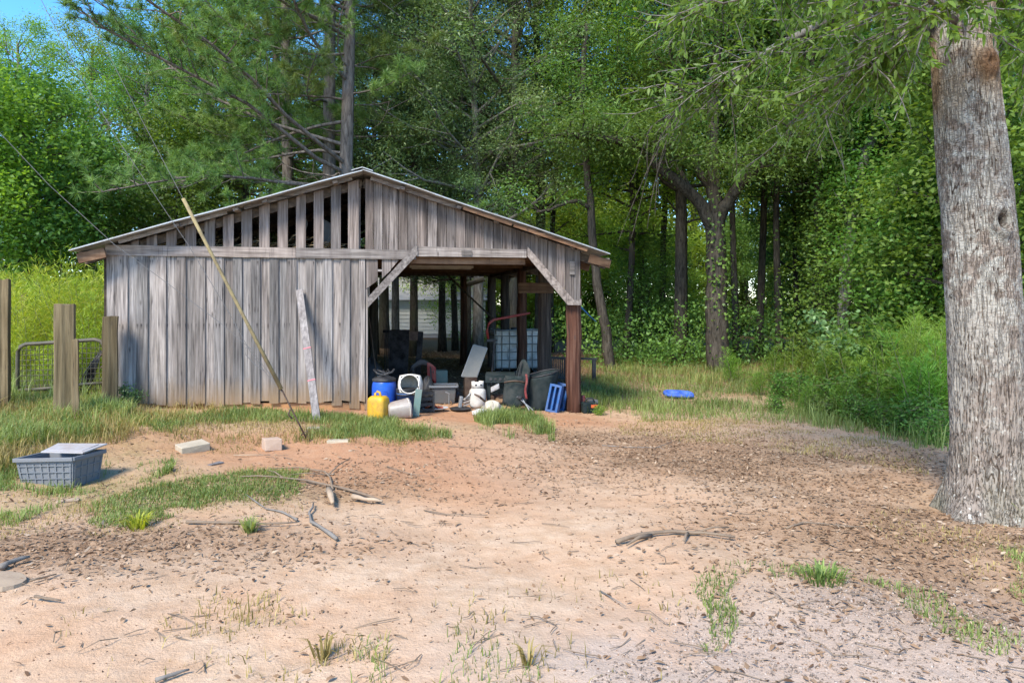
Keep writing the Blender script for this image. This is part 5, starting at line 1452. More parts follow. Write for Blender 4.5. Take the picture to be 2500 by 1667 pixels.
for px, d, cm, pr in [(1420, 39, 'leaf_b', BF), (1500, 38, 'leaf_b', BF), (1560, 41, 'leaf_b', BF), (1620, 38, 'leaf_b', BF), (1590, 25, 'leaf_a', BG), (1690, 40, 'leaf_b', BF), (1380, 38, 'leaf_b', BF), (1460, 42, 'leaf_b', BF), (1740, 42, 'leaf_b', BF), (1830, 39, 'leaf_a', BF), (1905, 40, 'leaf_b', BF), (1980, 39, 'leaf_a', BF), (2020, 27, 'leaf_a', BF), (2110, 19.5, 'leaf_a', BG), (2150, 24.5, 'leaf_d', BF), (2220, 18.5, 'leaf_a', BF),
                      (2290, 16.5, 'leaf_e', BG), (2450, 14.5, 'leaf_e', BF), (2520, 16, 'leaf_a', BF), (1090, 38, 'leaf_b', BF), (1210, 38, 'leaf_b', BF), (1150, 41, 'leaf_b', BF), (930, 39, 'leaf_b', BF), (1290, 40, 'leaf_b', BF), (1340, 38, 'leaf_b', BF), (100, 18.5, 'leaf_a', BF), (-60, 17, 'leaf_b', BF), (230, 21, 'leaf_a', BF), (420, 23, 'leaf_a', BF), (2100, 27, 'leaf_d', BF)]:
    zn = zone(px); put_tree(pr, px, d, q.uniform(0, 6.28), q.uniform(.85, 1.2), 'small leafy understory tree ' + zn, 'understory trees ' + zn, M[cm], cat='small tree')

# --- slim leaning trunk right of the eave
def px_tree(name, label, base, d, limbs, bark, leafmat, total, leaf, seed, sig=(.3, .3, .2), skip=0.3, extra=None, cat='tree'):
    """limbs: (list of (px, py, dist), r0, r1)"""
    rng = np.random.default_rng(seed); b = on_ground(base, d); wood = MB(); C = []
    t = thing(name, label, cat, b)
    for pts, r0, r1, leafy in limbs:
        P = [at_d(*p) if p[1] is not None else on_ground(p[0], p[2]) - np.array([0, 0, .15]) for p in pts]
        Pq = []
        for i in range(len(P) - 1):
            for s in range(4):
                f = s / 4
                p0, p1, p2, p3 = P[max(i - 1, 0)], P[i], P[i + 1], P[min(i + 2, len(P) - 1)]
                Pq.append(.5 * ((2 * p1) + (-p0 + p2) * f + (2 * p0 - 5 * p1 + 4 * p2 - p3) * f * f + (-p0 + 3 * p1 - 3 * p2 + p3) * f ** 3))
        Pq.append(P[-1]); m = len(Pq)
        Pq = [p + rng.normal(0, min(.02, r1 * .4), 3) * (0 < i < m - 1) for i, p in enumerate(Pq)]
        wood.tube([p - b for p in Pq], [r0 + (r1 - r0) * i / (m - 1) for i in range(m)], 10)
        if leafy:
            for s in range(int(leafy)):
                f = skip + (1 - skip) * rng.random(); i = min(int(f * (m - 1)), m - 2); p = Pq[i] - b
                dd = rng.normal(0, 1, 3); dd[2] = abs(dd[2]) * .4
                sp = limb_pts(rng, p, dd, rng.uniform(.6, 1.8), 5, .1, .2)
                wood.tube(sp, [r1 * .6, r1 * .5, r1 * .35, r1 * .25, r1 * .1], 4, False)
                C += [sp[2], sp[3], sp[4], sp[4] + rng.normal(0, .2, 3)]
    o = wood.build('trunk', bark, t, smooth=True)
    if C:
        C = np.array(C); P, A, N, Ls, Ws, tint = clump_leaves(rng, C, int(total / len(C)), sig, leaf[0], leaf[1], .4)
        V, Fs, T = leaves_np(P, A, N, Ls, Ws, tint); link('crown', np_mesh('crown', V, Fs, tint=T), leafmat, t)
    return t, b

px_tree('leaning_tree', 'slim dark tree leaning left with one bare bent side limb, right of the eave', 1488, 20.5,
        [([(1490, None, 20.5), (1480, 820, 20.5), (1462, 720, 20.5), (1450, 600, 20.5), (1440, 480, 20.5), (1428, 370, 20.5), (1420, 240, 20.6), (1432, 60, 20.8)], .16, .07, 26),
         ([(1444, 512, 20.5), (1415, 492, 20.3), (1380, 497, 20.2), (1340, 512, 20.0), (1310, 518, 20.0)], .07, .03, 3)], M['bark_d'], M['leaf_a'], 9000, (.12, .045), 41, skip=.66)
oak, ob = px_tree('forked_oak', 'dark oak forking low into spreading limbs at the edge of the wood', 1755, 20.0,
        [([(1757, None, 20.0), (1752, 840, 20.0), (1749, 740, 20.0), (1748, 620, 20.0), (1746, 520, 20.0)], .34, .26, 0),
         ([(1745, 530, 20.0), (1742, 440, 20.0), (1738, 330, 20.1), (1744, 200, 20.3), (1752, 60, 20.5), (1760, -80, 20.6)], .22, .10, 34),
         ([(1742, 560, 20.0), (1715, 505, 19.8), (1672, 460, 19.5), (1625, 420, 19.2), (1580, 375, 19.0), (1520, 345, 18.8), (1440, 335, 18.6), (1370, 330, 18.5)], .20, .06, 36),
         ([(1752, 545, 20.0), (1775, 495, 19.7), (1810, 450, 19.3), (1850, 412, 19.0), (1895, 362, 18.8), (1950, 300, 18.6), (2010, 250, 18.4)], .19, .05, 34),
         ([(1742, 470, 20.0), (1700, 405, 20.2), (1690, 300, 20.4), (1650, 180, 20.5), (1620, 80, 20.6)], .13, .05, 30),
         ([(1690, 478, 19.6), (1640, 380, 20.5), (1600, 300, 21.0)], .08, .04, 14)] + [([(1705 - 30 * j_, 205 + 40 * j_, 18.2), (1660 - 40 * j_ + a_, 290 + 30 * j_ + b_, 18.0), (1612 - 20 * j_ + 2 * a_, 400 + b_, 17.8 + .01 * a_), (1590 - 10 * j_ + 4 * a_, 490 + 2 * b_, 17.8), (1580 - 12 * j_ + 6 * a_, 560 + 4 * b_, 17.7)], .020, .005, 0) for j_, a_, b_ in ((0, 0, 0), (.4, 4, -8), (.8, -5, 6), (1.1, 7, -20), (1.5, -8, -26), (.2, -12, 10), (1.8, 2, -34), (.6, 12, -40))], M['bark_d'], M['leaf_d'], 34000, (.115, .042), 42, (.30, .30, .2), skip=.48)
# ivy on the forked oak's trunk
rng = np.random.default_rng(5); n = 420
zz = np.clip(rng.normal(2.9, 1.0, n), 1.0, 5); aa = rng.normal(-1.6, 1.1, n)
P = np.stack([.34 * np.cos(aa), .34 * np.sin(aa), zz], 1) + rng.normal(0, .08, (n, 3)); P[:, 0] += -.02 * zz
V, Fs, T = leaves_np(P, rng.normal(0, 1, (n, 3)) + np.array([0, 0, -.6]), np.stack([np.cos(aa), np.sin(aa), .5 * np.ones(n)], 1) + rng.normal(0, .4, (n, 3)), rng.uniform(.07, .13, n), rng.uniform(.06, .10, n), rng.uniform(.1, .9, n))
link('ivy', np_mesh('ivy', V, Fs, tint=T), M['leaf_a'], oak)
px_tree('leaning_tree', 'grey tree leaning right, seen above the weeds left of the big trunk', 2062, 19.0,
        [([(2060, None, 19.0), (2058, 800, 19.0), (2066, 660, 19.0), (2078, 540, 19.0), (2098, 440, 19.0), (2122, 350, 18.9), (2145, 290, 18.8), (2190, 200, 18.6), (2240, 130, 18.4)], .17, .08, 36),
         ([(2100, 500, 19.0), (2150, 460, 18.8), (2190, 430, 18.6)], .06, .03, 8), ([(2122, 350, 18.9), (2130, 270, 19.2), (2120, 150, 19.4)], .08, .03, 12)], M['bark_g'], M['leaf_e'], 16000, (.12, .06), 43)

# --- the big trunk in the right foreground
TD = 6.0
tb0 = on_ground(2408, TD)
big = thing('big_tree', 'massive pale grey trunk with lichen and leafy boughs in the right foreground', 'tree', tb0)
prof = [(1275, 2412, 102), (1230, 2412, 93), (1170, 2414, 87), (1080, 2414, 84), (1000, 2412, 83), (800, 2405, 80), (600, 2393, 78), (300, 2367, 73), (100, 2350, 71), (-60, 2338, 80), (-300, 2325, 74), (-700, 2300, 60), (-1200, 2280, 40)]
zs = np.array([HC + (HY - p[0]) / F * TD for p in prof]); cxs = np.array([p[1] for p in prof]); rs = np.array([p[2] * TD / F for p in prof])
nz, na = 560, 300
zq = np.concatenate([np.linspace(zs[0] - .08, 4.9, nz - 60), np.linspace(4.93, zs[-1], 60)])
aq = np.linspace(0, 2 * math.pi, na, endpoint=False)
Zg, Ag = np.meshgrid(zq, aq, indexing='ij')
cpx = np.interp(zq, zs, cxs); rad = np.interp(zq, zs, rs)
ctr = np.array([at_d(p, HY, TD) for p in cpx])
Rg = rad[:, None] * np.ones_like(Ag)
flare = np.clip((0.55 - (Zg - tb0[2])) / 0.55, 0, 1) ** 2.2
Rg = Rg + flare * (.07 * np.maximum(0, np.cos(Ag * 5 + 1.0)) ** 1.5 + .07 * np.maximum(0, np.cos(Ag * 3 + 2.2)) + .03)
# plated bark: ridges wander upwards, cracks cross them
NR = 64
u = Ag / (2 * math.pi) * NR
warp = (fbm(np.cos(Ag) * 3 + 7, Zg * 1.6 + np.sin(Ag) * 3, 4) - .5) * 7.0
cell = np.floor(u + warp) % NR
fu = (u + warp) % 1.0
rid = np.minimum(fu, 1 - fu) * 2                     # 0 in a fissure, 1 on a plate
depth = vnoise(cell * 2.3, Zg * 3.0)                 # fissures open and close along the stem
fis = sstep(.34, .05, rid) * sstep(.15, .5, depth)
crk = vnoise(cell * 3.7, Zg * 20 + cell * 5.3)
crk = fbm(u * .55 + 40, Zg * 24, 2) + (vnoise(u * .2, Zg * 2.2) - .5) * .35
cr = sstep(.60, .70, crk) * sstep(.0, 1.6, Zg) * .25
low = sstep(2.4, .2, Zg)
bark = -fis * (.007 + .010 * low) - cr * .005 + (vnoise(u * .9, Zg * 9) - .5) * .006 + (fbm(np.cos(Ag) * 2, Zg * 1.2 + np.sin(Ag) * 2, 3) - .5) * .04 + (vnoise(u * 2.1, Zg * 34) - .5) * .005
Rg = Rg + bark
# knot scar
kz = HC + (HY - 548) / F * TD; ka = math.atan2(-FWD[1], -FWD[0])
def adiff(a, b): return (a - b + math.pi) % (2 * math.pi) - math.pi
dk = np.sqrt((adiff(Ag, ka) * .31) ** 2 * 1.7 + (Zg - kz) ** 2 * .75)
Rg = Rg + .045 * np.exp(-((dk - .085) / .035) ** 2) - .05 * np.exp(-(dk / .045) ** 2) + .03 * np.exp(-(dk / .14) ** 2)
kz2 = HC + (HY - 175) / F * TD
dk2 = np.sqrt((adiff(Ag, ka + .15) * .30) ** 2 + (Zg - kz2) ** 2); Rg = Rg + .05 * np.exp(-(dk2 / .11) ** 4) - .05 * np.exp(-((dk2) / .03) ** 2)
Xg = ctr[:, 0][:, None] + Rg * np.cos(Ag) - tb0[0]; Yg = ctr[:, 1][:, None] + Rg * np.sin(Ag) - tb0[1]
idx = np.arange(nz * na).reshape(nz, na); nxt = np.roll(idx, -1, 1)
Q = np.stack([idx[:-1].ravel(), nxt[:-1].ravel(), nxt[1:].ravel(), idx[1:].ravel()], 1)
tme = np_mesh('trunk', np.stack([Xg.ravel(), Yg.ravel(), Zg.ravel() - tb0[2]], 1), Q, smooth=True, tint=np.clip(.95 - fis * .9 - cr * .5 + (vnoise(u * 1.3, Zg * 6) - .5) * .2, 0, 1).ravel())
a = tme.attributes.new('cut', 'FLOAT', 'POINT'); a.data.foreach_set('value', np.clip(np.exp(-(dk2 / .12) ** 4) * 1.0 + np.exp(-(dk / .07) ** 2) * .0, 0, 1).ravel().astype(np.float32))
a = tme.attributes.new('hole', 'FLOAT', 'POINT'); a.data.foreach_set('value', np.clip(np.exp(-(dk / .05) ** 2), 0, 1).ravel().astype(np.float32))
k = NT('big_trunk_bark')
v = k.coords((1, 1, 1))
z = k.n('SeparateXYZ', {0: v}).outputs[2]
t = k.n('Attribute', attribute_name='tint').outputs['Fac']
nA = k.noise(k.coords((9, 9, 9)), 1.0, 5, .65); nB = k.noise(k.coords((2.2, 2.2, 1.3)), 1.0, 3, .5); nC = k.noise(k.coords((36, 36, 11)), 1.0, 4, .65)
c = k.mix(k.mapr(t, .1, .9), (.065, .05, .04), (.27, .225, .182))
c = k.mix(k.mapr(nC, .35, .7, 0, .6), c, (.15, .11, .085))
hi = k.mapr(z, .5, 2.0)
lich = k.math('MULTIPLY', k.mapr(k.math('ADD', nA, k.math('MULTIPLY', k.math('SUBTRACT', nB, .5), .9)), .42, .52), k.mapr(t, .25, .6))
c = k.mix(k.math('MULTIPLY', lich, k.mapr(hi, 0, 1, .25, .85), True), c, k.mix(k.mapr(nB, .4, .6), (.42, .405, .345), (.35, .325, .275)))
br_ = k.math('MULTIPLY', k.mapr(nB, .50, .62), k.mapr(z, 2.2, 3.2))
c = k.mix(k.math('MULTIPLY', br_, .8), c, k.mix(1.0, c, (.62, .42, .25), 'MULTIPLY'))
nV = k.noise(k.coords((42, 42, 4.5)), 1.0, 3, .55, .25); nH = k.noise(k.coords((11, 11, 60)), 1.0, 2, .5, .3)
cv = k.mapr(k.math('ABSOLUTE', k.math('SUBTRACT', nV, .5)), .006, .045); ch_ = k.mapr(k.math('ABSOLUTE', k.math('SUBTRACT', nH, .5)), .004, .03)
ch_ = k.math('MAXIMUM', ch_, k.mapr(z, 2.4, .8))
crkf = k.math('MULTIPLY', cv, ch_)
c = k.mix(k.mapr(crkf, 0, 1, .46, 0), c, (.052, .040, .031))
spt = k.mapr(k.noise(v, 24.0, 2, .5), .64, .69)
c = k.mix(k.math('MULTIPLY', k.math('MULTIPLY', spt, k.mapr(z, 1.3, .3)), .8, True), c, (.52, .50, .43))
c = k.mix(k.math('MULTIPLY', k.mapr(z, .75, .0, 0, .55), k.mapr(nB, .4, .6), True), c, (.11, .105, .055))
c = k.mix(k.n('Attribute', attribute_name='cut').outputs['Fac'], c, k.mix(k.mapr(nC, .3, .7), (.11, .060, .032), (.19, .115, .065)))
c = k.mix(k.math('MULTIPLY', k.n('Attribute', attribute_name='hole').outputs['Fac'], .9), c, (.03, .02, .014))
M['bigbark'] = k.done(k.bsdf(c, .92, .1, k.math('ADD', crkf, k.math('MULTIPLY', nC, .6)), .8, .014))
link('trunk', tme, M['bigbark'], big)
# boughs and leaves of the big tree
rng = np.random.default_rng(77); wood = MB(); TW = []
boughs = [([(2345, -60, 6.0), (2200, -30, 6.3), (2050, 40, 6.6), (1900, 110, 6.9), (1760, 200, 7.2), (1660, 240, 7.4)], .06, 40),
          ([(2335, -120, 6.0), (2180, -120, 6.6), (2000, -80, 7.2), (1800, -30, 7.8), (1640, 40, 8.2)], .06, 44),
          ([(2340, 20, 5.8), (2240, 60, 6.0), (2130, 140, 6.3), (2010, 225, 6.6), (1920, 310, 6.8)], .04, 26),
          ([(2350, -90, 6.3), (2250, 20, 7.0), (2150, 110, 7.6), (2080, 205, 8.0), (2030, 290, 8.2)], .04, 30),
          ([(2340, 60, 5.9), (2300, 20, 5.5), (2250, -10, 5.2), (2170, 20, 5.0)], .03, 14),
          ([(2355, 40, 5.75), (2370, 10, 5.5), (2390, -20, 5.3)], .025, 12),
          ([(2420, -80, 6.0), (2480, -20, 6.2), (2540, 60, 6.4)], .04, 16),
          ([(2330, -200, 6.2), (2150, -180, 5.6), (1980, -100, 5.4), (1850, -20, 5.3)], .05, 22),
          ([(2330, -260, 6.4), (2100, -260, 8.0), (1850, -160, 9.2), (1650, -60, 10.0)], .05, 40)]
for pts, r0, nt in boughs:
    P = [at_d(*p) - tb0 for p in pts]; m = len(P)
    wood.tube(P, [r0 * (1 - .75 * i / (m - 1)) for i in range(m)], 8)
    for s in range(nt):
        f = .12 + .88 * rng.random(); j = min(int(f * (m - 1)), m - 2); p = P[j] + (P[j + 1] - P[j]) * (f * (m - 1) - j)
        d = unit(P[j + 1] - P[j]) + rng.normal(0, .7, 3); d[2] = d[2] * .5 - .15
        TW.append(limb_pts(rng, p, d, rng.uniform(.5, 1.2), 7, -.35, .16))
LP = []; LA = []; LN = []; LT = []
for tw in TW:
    wood.tube(tw, [.009, .008, .007, .006, .005, .004, .003], 4, False)
    tt_ = rng.uniform(.2, .8)
    for j in range(6):
        dd = unit(tw[j + 1] - tw[j])
        for s in range(6):
            p = tw[j] + (tw[j + 1] - tw[j]) * rng.random(); sd_ = unit(np.cross(dd, rng.normal(0, 1, 3)))
            LP.append(p + rng.normal(0, .02, 3)); LA.append(dd * .7 + sd_ * .9 + np.array([0, 0, -.35])); LN.append(rng.normal(0, .5, 3) + np.array([0, 0, .9])); LT.append(np.clip(tt_ + rng.normal(0, .2), 0, 1))
    for s in range(2):   # side twigs
        j = rng.integers(1, 6); sp = limb_pts(rng, tw[j], unit(tw[j] - tw[j - 1]) + rng.normal(0, .8, 3), .35, 4, -.2, .2); wood.tube(sp, [.005, .004, .003, .002], 3, False)
        for _ in range(14):
            i = rng.integers(0, 3); p = sp[i] + (sp[i + 1] - sp[i]) * rng.random()
            LP.append(p); LA.append(unit(sp[i + 1] - sp[i]) * .6 + rng.normal(0, .6, 3) + np.array([0, 0, -.35])); LN.append(rng.normal(0, .5, 3) + np.array([0, 0, .9])); LT.append(np.clip(tt_ + rng.normal(0, .2), 0, 1))
LP = np.array(LP); n = len(LP)
V, Fs, T = leaves_np(LP, np.array(LA), np.array(LN), .088 * rng.uniform(.5, 1.25, n), .026 * rng.uniform(.6, 1.5, n), np.array(LT), True)
wood.build('bough', M['bark_g'], big, smooth=True)
link('crown', np_mesh('crown', V, Fs, tint=T), M['leaf_e'], big)

# --- masses beyond counting: the far wood and the undergrowth
def mass(name, label, cat, n, fn, leaf, mat, seed, tv=.25, droop=.2):
    rng = np.random.default_rng(seed); P = fn(rng, n); n = len(P)
    A = rng.normal(0, 1, (n, 3)); A[:, 2] -= droop; N = rng.normal(0, .8, (n, 3)); N[:, 2] += .8
    tint = np.clip(.5 + (fbm(P[:, 0] * .8, P[:, 1] * .8 + P[:, 2] * .9, 2) - .5) * 1.6 + rng.normal(0, tv * .7, n), 0, 1)
    V, Fs, T = leaves_np(P, A, N, leaf[0] * rng.uniform(.6, 1.3, n), leaf[1] * rng.uniform(.7, 1.2, n), tint)
    o = link(name, np_mesh(name, V, Fs, tint=T), mat); return props(o, label, cat, kind='stuff')
def far_fn(rng, n):
    m = 1700; u = rng.uniform(-1150, 3700, m); d = rng.uniform(44, 60, m)
    c = np.array([on_ground(a, b) for a, b in zip(u, d)]); c[:, 2] = rng.uniform(.3, 1, m) ** .9 * (13 + 5 * vnoise(u * .006, d * .1)) 
    low_gap = (u > -400) & (u < 650); c[low_gap, 2] *= .72; c[900:, 2] = rng.uniform(0, 6, m - 900)
    P = np.repeat(c, n // m, 0) + rng.normal(0, 1, (n // m * m, 3)) * np.array([1.7, 1.7, 1.0]); P[:, 2] = np.abs(P[:, 2]); return P
mass('far_wood', 'far green wood closing the view behind all the trees', 'woods', 119000, far_fn, (.42, .25), M['leaf_b'], 51)
def under_fn(rng, n):
    m = 520; u = np.concatenate([rng.uniform(1380, 2700, 330), rng.uniform(860, 1400, 110), rng.uniform(-300, 420, 80)]); d = np.concatenate([rng.uniform(20.5, 24, 130), rng.uniform(35, 46, 200), rng.uniform(34, 46, 110), rng.uniform(16, 30, 80)])
    u = np.where((u > 945) & (u < 1065), u + 150, u)
    c = np.array([on_ground(a, b) for a, b in zip(u, d)]); c[:, 2] += rng.uniform(.1, 1.5, m) ** 1.3
    P = np.repeat(c, n // m, 0) + rng.normal(0, 1, (n // m * m, 3)) * np.array([.55, .55, .3]); P[:, 2] = np.maximum(P[:, 2], g(P[:, 0], P[:, 1]) + .02); return P
mass('undergrowth', 'dense leafy undergrowth filling the floor of the wood', 'undergrowth', 62400, under_fn, (.11, .07), M['leaf_a'], 52)

# --- feathery plants
def gen_fennel(seed, H, stems, spread, per=230, ll=.13, lw=.011):
    rng = np.random.default_rng(seed); wood = MB(); P = []; A = []
    for s in range(stems):
        a = rng.uniform(0, 6.28); r = spread * math.sqrt(rng.random()); h = H * rng.uniform(.6, 1.05)
        b = np.array([r * math.cos(a), r * math.sin(a), -.05]); d = np.array([math.cos(a) * .16, math.sin(a) * .16, 1]) + rng.normal(0, .08, 3)
        pts = limb_pts(rng, b, d, h, 8, -.15, .05); wood.tube(pts, [.009 * (1 - .8 * i / 7) for i in range(8)], 4, False)
        f = rng.uniform(.12, 1, per); j = np.minimum((f * 7).astype(int), 6); pa_ = np.array(pts); base = pa_[j] + (pa_[j + 1] - pa_[j]) * (f * 7 - j)[:, None]
        az = rng.uniform(0, 6.28, per); rr = (1.15 - .8 * f) * rng.uniform(.1, 1, per) * .28 * H / 1.6
        out = np.stack([np.cos(az), np.sin(az), np.full(per, .55)], 1)
        P.append(base + out * rr[:, None]); A.append(out + rng.normal(0, .45, (per, 3)) + np.array([0, 0, .25]))
    P = np.concatenate(P); A = np.concatenate(A); n = len(P)
    V, Fs, T = leaves_np(P, A, rng.normal(0, 1, (n, 3)), ll * rng.uniform(.6, 1.3, n), np.full(n, lw), np.clip(rng.normal(.5, .25, n) + (P[:, 2] / H - .6) * .4, 0, 1))
    return wood.mesh('stem', True), np_mesh('foliage', V, Fs, tint=T)
FN = [gen_fennel(61, 2.1, 12, .35), gen_fennel(62, 1.7, 10, .32), gen_fennel(63, 1.1, 9, .25, 170, .10)]
for a, b in FN: a.materials.append(M['stem']); b.materials.append(M['fennel_l'])
def put_fennel(i, p, rz, sc, label, group, mat):
    t = thing('feathery_plant', label, 'plant', p, rz, group); t.scale = (sc,) * 3
    link('stem', FN[i][0], None, t); o = link('foliage', FN[i][1], None, t)
    o.material_slots[0].link = 'OBJECT'; o.material_slots[0].material = mat
for px, d, i, sc in [(40, 13.0, 0, 1.0), (95, 12.6, 1, 1.0), (130, 13.6, 0, 1.05), (170, 12.8, 0, 1.0), (200, 13.8, 0, 1.2), (232, 13.0, 0, 1.08), (245, 14.2, 0, 1.25), (70, 14.5, 0, 1.1), (150, 15.5, 0, 1.2), (15, 14.0, 1, 1.0), (-30, 13.2, 0, 1.0), (215, 12.3, 2, 1.1), (110, 11.8, 2, 1.0), (60, 12.0, 2, 1.0), (255, 12.4, 1, .9), (190, 15.0, 0, 1.3), (-80, 14.5, 0, 1.1), (30, 16, 0, 1.2), (110, 17, 0, 1.2)]:
    put_fennel(i, on_ground(px, d), q.uniform(0, 6), sc, 'bright yellow green feathery plant between the fence and the shed', 'feathery plants behind the gate', M['fennel_l'])
for px, d, i, sc in [(2290, 11.5, 1, 1.0), (2255, 12.5, 0, .85), (2210, 12.0, 1, .95), (2170, 13.5, 0, .8), (2130, 12.5, 2, 1.2), (2095, 14.0, 1, .85), (2060, 13.2, 2, 1.1), (2020, 14.6, 2, 1.3), (1985, 13.4, 2, .9), (2300, 10.2, 2, 1.3), (2240, 10.6, 2, 1.1), (2180, 11.2, 2, 1.0), (2290, 13.5, 0, .9), (1940, 15.5, 2, 1.1), (1880, 16.5, 2, .9), (2230, 14.5, 0, .9), (2150, 15.5, 1, 1.0), (2480, 10.5, 1, .9), (2040, 11.6, 2, .7), (1955, 12.2, 2, .6), (1800, 17, 2, .8), (1850, 14.4, 2, .6)]:
    put_fennel(i, on_ground(px, d), q.uniform(0, 6), sc, 'green feathery weed in the tall growth left of the big trunk', 'tall feathery weeds at the right', M['fennel_r'])

# round-leaved sapling and other broad weeds
def gen_shrub(seed, H, stems, leaf, n, spread):
    rng = np.random.default_rng(seed); wood = MB(); C = []
    for s in range(stems):
        a = rng.uniform(0, 6.28); d = np.array([math.cos(a) * spread, math.sin(a) * spread, 1])
        pts = limb_pts(rng, (0, 0, -.05), d, H * rng.uniform(.7, 1), 7, .0, .10); wood.tube(pts, [.014 * (1 - .8 * i / 6) for i in range(7)], 5, False)
        for j in range(2, 7):
            for _ in range(3):
                sp = limb_pts(rng, pts[j], rng.normal(0, 1, 3) * np.array([1, 1, .3]), H * .22, 4, .1, .1); wood.tube(sp, [.006, .005, .004, .002], 3, False); C += [sp[1], sp[2], sp[3]]
    P, A, N, Ls, Ws, T = clump_leaves(rng, np.array(C), max(2, int(n / len(C))), (.06, .06, .05), leaf[0], leaf[1], .1)
    V, Fs, T = leaves_np(P, A, N, Ls, Ws, T, True)
    return wood.mesh('stem', True), np_mesh('foliage', V, Fs, tint=T)
SH = gen_shrub(71, 1.75, 3, (.12, .07), 900, .25); SH[0].materials.append(M['bark_d']); SH[1].materials.append(M['leaf_e'])
SH2 = gen_shrub(72, .7, 5, (.07, .035), 700, .5); SH2[0].materials.append(M['stem']); SH2[1].materials.append(M['leaf_e'])
def put_shrub(name, S, p, rz, sc, label, cat, mat=None, group=None):
    t = thing(name, label, cat, p, rz, group); t.scale = (sc,) * 3
    link('stem', S[0], None, t); o = link('foliage', S[1], None, t)
    if mat: o.material_slots[0].link = 'OBJECT'; o.material_slots[0].material = mat
put_shrub('sapling', SH, on_ground(2075, 14.2), 1.0, 1.05, 'sapling with round grey green leaves standing before the dark wood', 'sapling', M['leaf_c'])
put_shrub('sapling', SH, on_ground(2150, 13.2), 2.6, 1.0, 'sapling with light green leaves above the weeds near the big trunk', 'sapling')
for px, d, sc in [(2130, 12.2, 1.3), (2185, 11.6, 1.5), (2230, 12.4, 1.7), (2275, 11.8, 1.6), (2300, 10.4, 1.2), (2060, 12.6, 1.1), (2100, 11.4, .9), (1960, 13.4, 1.0), (1900, 14.2, .9), (2170, 10.2, .7), (2300, 12.8, 1.9), (2200, 13.5, 1.8), (2140, 14.0, 1.6), (2245, 10.0, 1.0), (2470, 11.5, 1.5), (2260, 9.6, .9), (2210, 9.9, .8), (2285, 10.6, 1.2), (2150, 10.6, .8), (2295, 9.0, .7), (2080, 11.0, .8), (2240, 11.4, 1.2), (2000, 11.6, .7), (1900, 12.2, .6)]:
    put_shrub('leafy_weed', SH2, on_ground(px, d), q.uniform(0, 6), sc, 'low leafy weed in the green growth left of the big trunk', 'weed', M['leaf_e'], 'low leafy weeds')
put_shrub('leafy_weed', SH2, at_g(1460, 1014), .3, .30, 'bright lobed weed at the foot of the red log post', 'weed', M['leaf_b'])
put_shrub('leafy_weed', SH2, at_g(302, 998), .3, .6, 'small weed at the foot of the hinge post by the wall', 'weed', M['leaf_c'])

# ------------------------------------------------------------------ grass, litter, gravel
def in_poly(x, y, poly):
    r = np.zeros(len(x), bool); n = len(poly)
    for i in range(n):
        x0, y0 = poly[i]; x1, y1 = poly[(i + 1) % n]
        c = ((y0 > y) != (y1 > y)) & (x < (x1 - x0) * (y - y0) / (y1 - y0 + 1e-12) + x0); r ^= c
    return r
def region(rng, pix, n, soft=.55, fr=1.6, seed=0):
    poly = [tuple(at_g(*p)[:2]) for p in pix]; xs_ = [p[0] for p in poly]; ys_ = [p[1] for p in poly]
    out = []; tot = 0
    for _ in range(60):
        x = rng.uniform(min(xs_), max(xs_), n); y = rng.uniform(min(ys_), max(ys_), n)
        jx = x + (fbm(x * 1.7, y * 1.7) - .5) * .9; jy = y + (fbm(x * 1.7 + 50, y * 1.7) - .5) * .9
        kp = in_poly(jx, jy, poly) & (fbm(x * fr + seed * 13, y * fr + seed * 7, 3) + rng.normal(0, .06, n) > soft)
        out.append(np.stack([x[kp], y[kp]], 1)); tot += kp.sum()
        if tot >= n: break
    return np.concatenate(out)[:n]
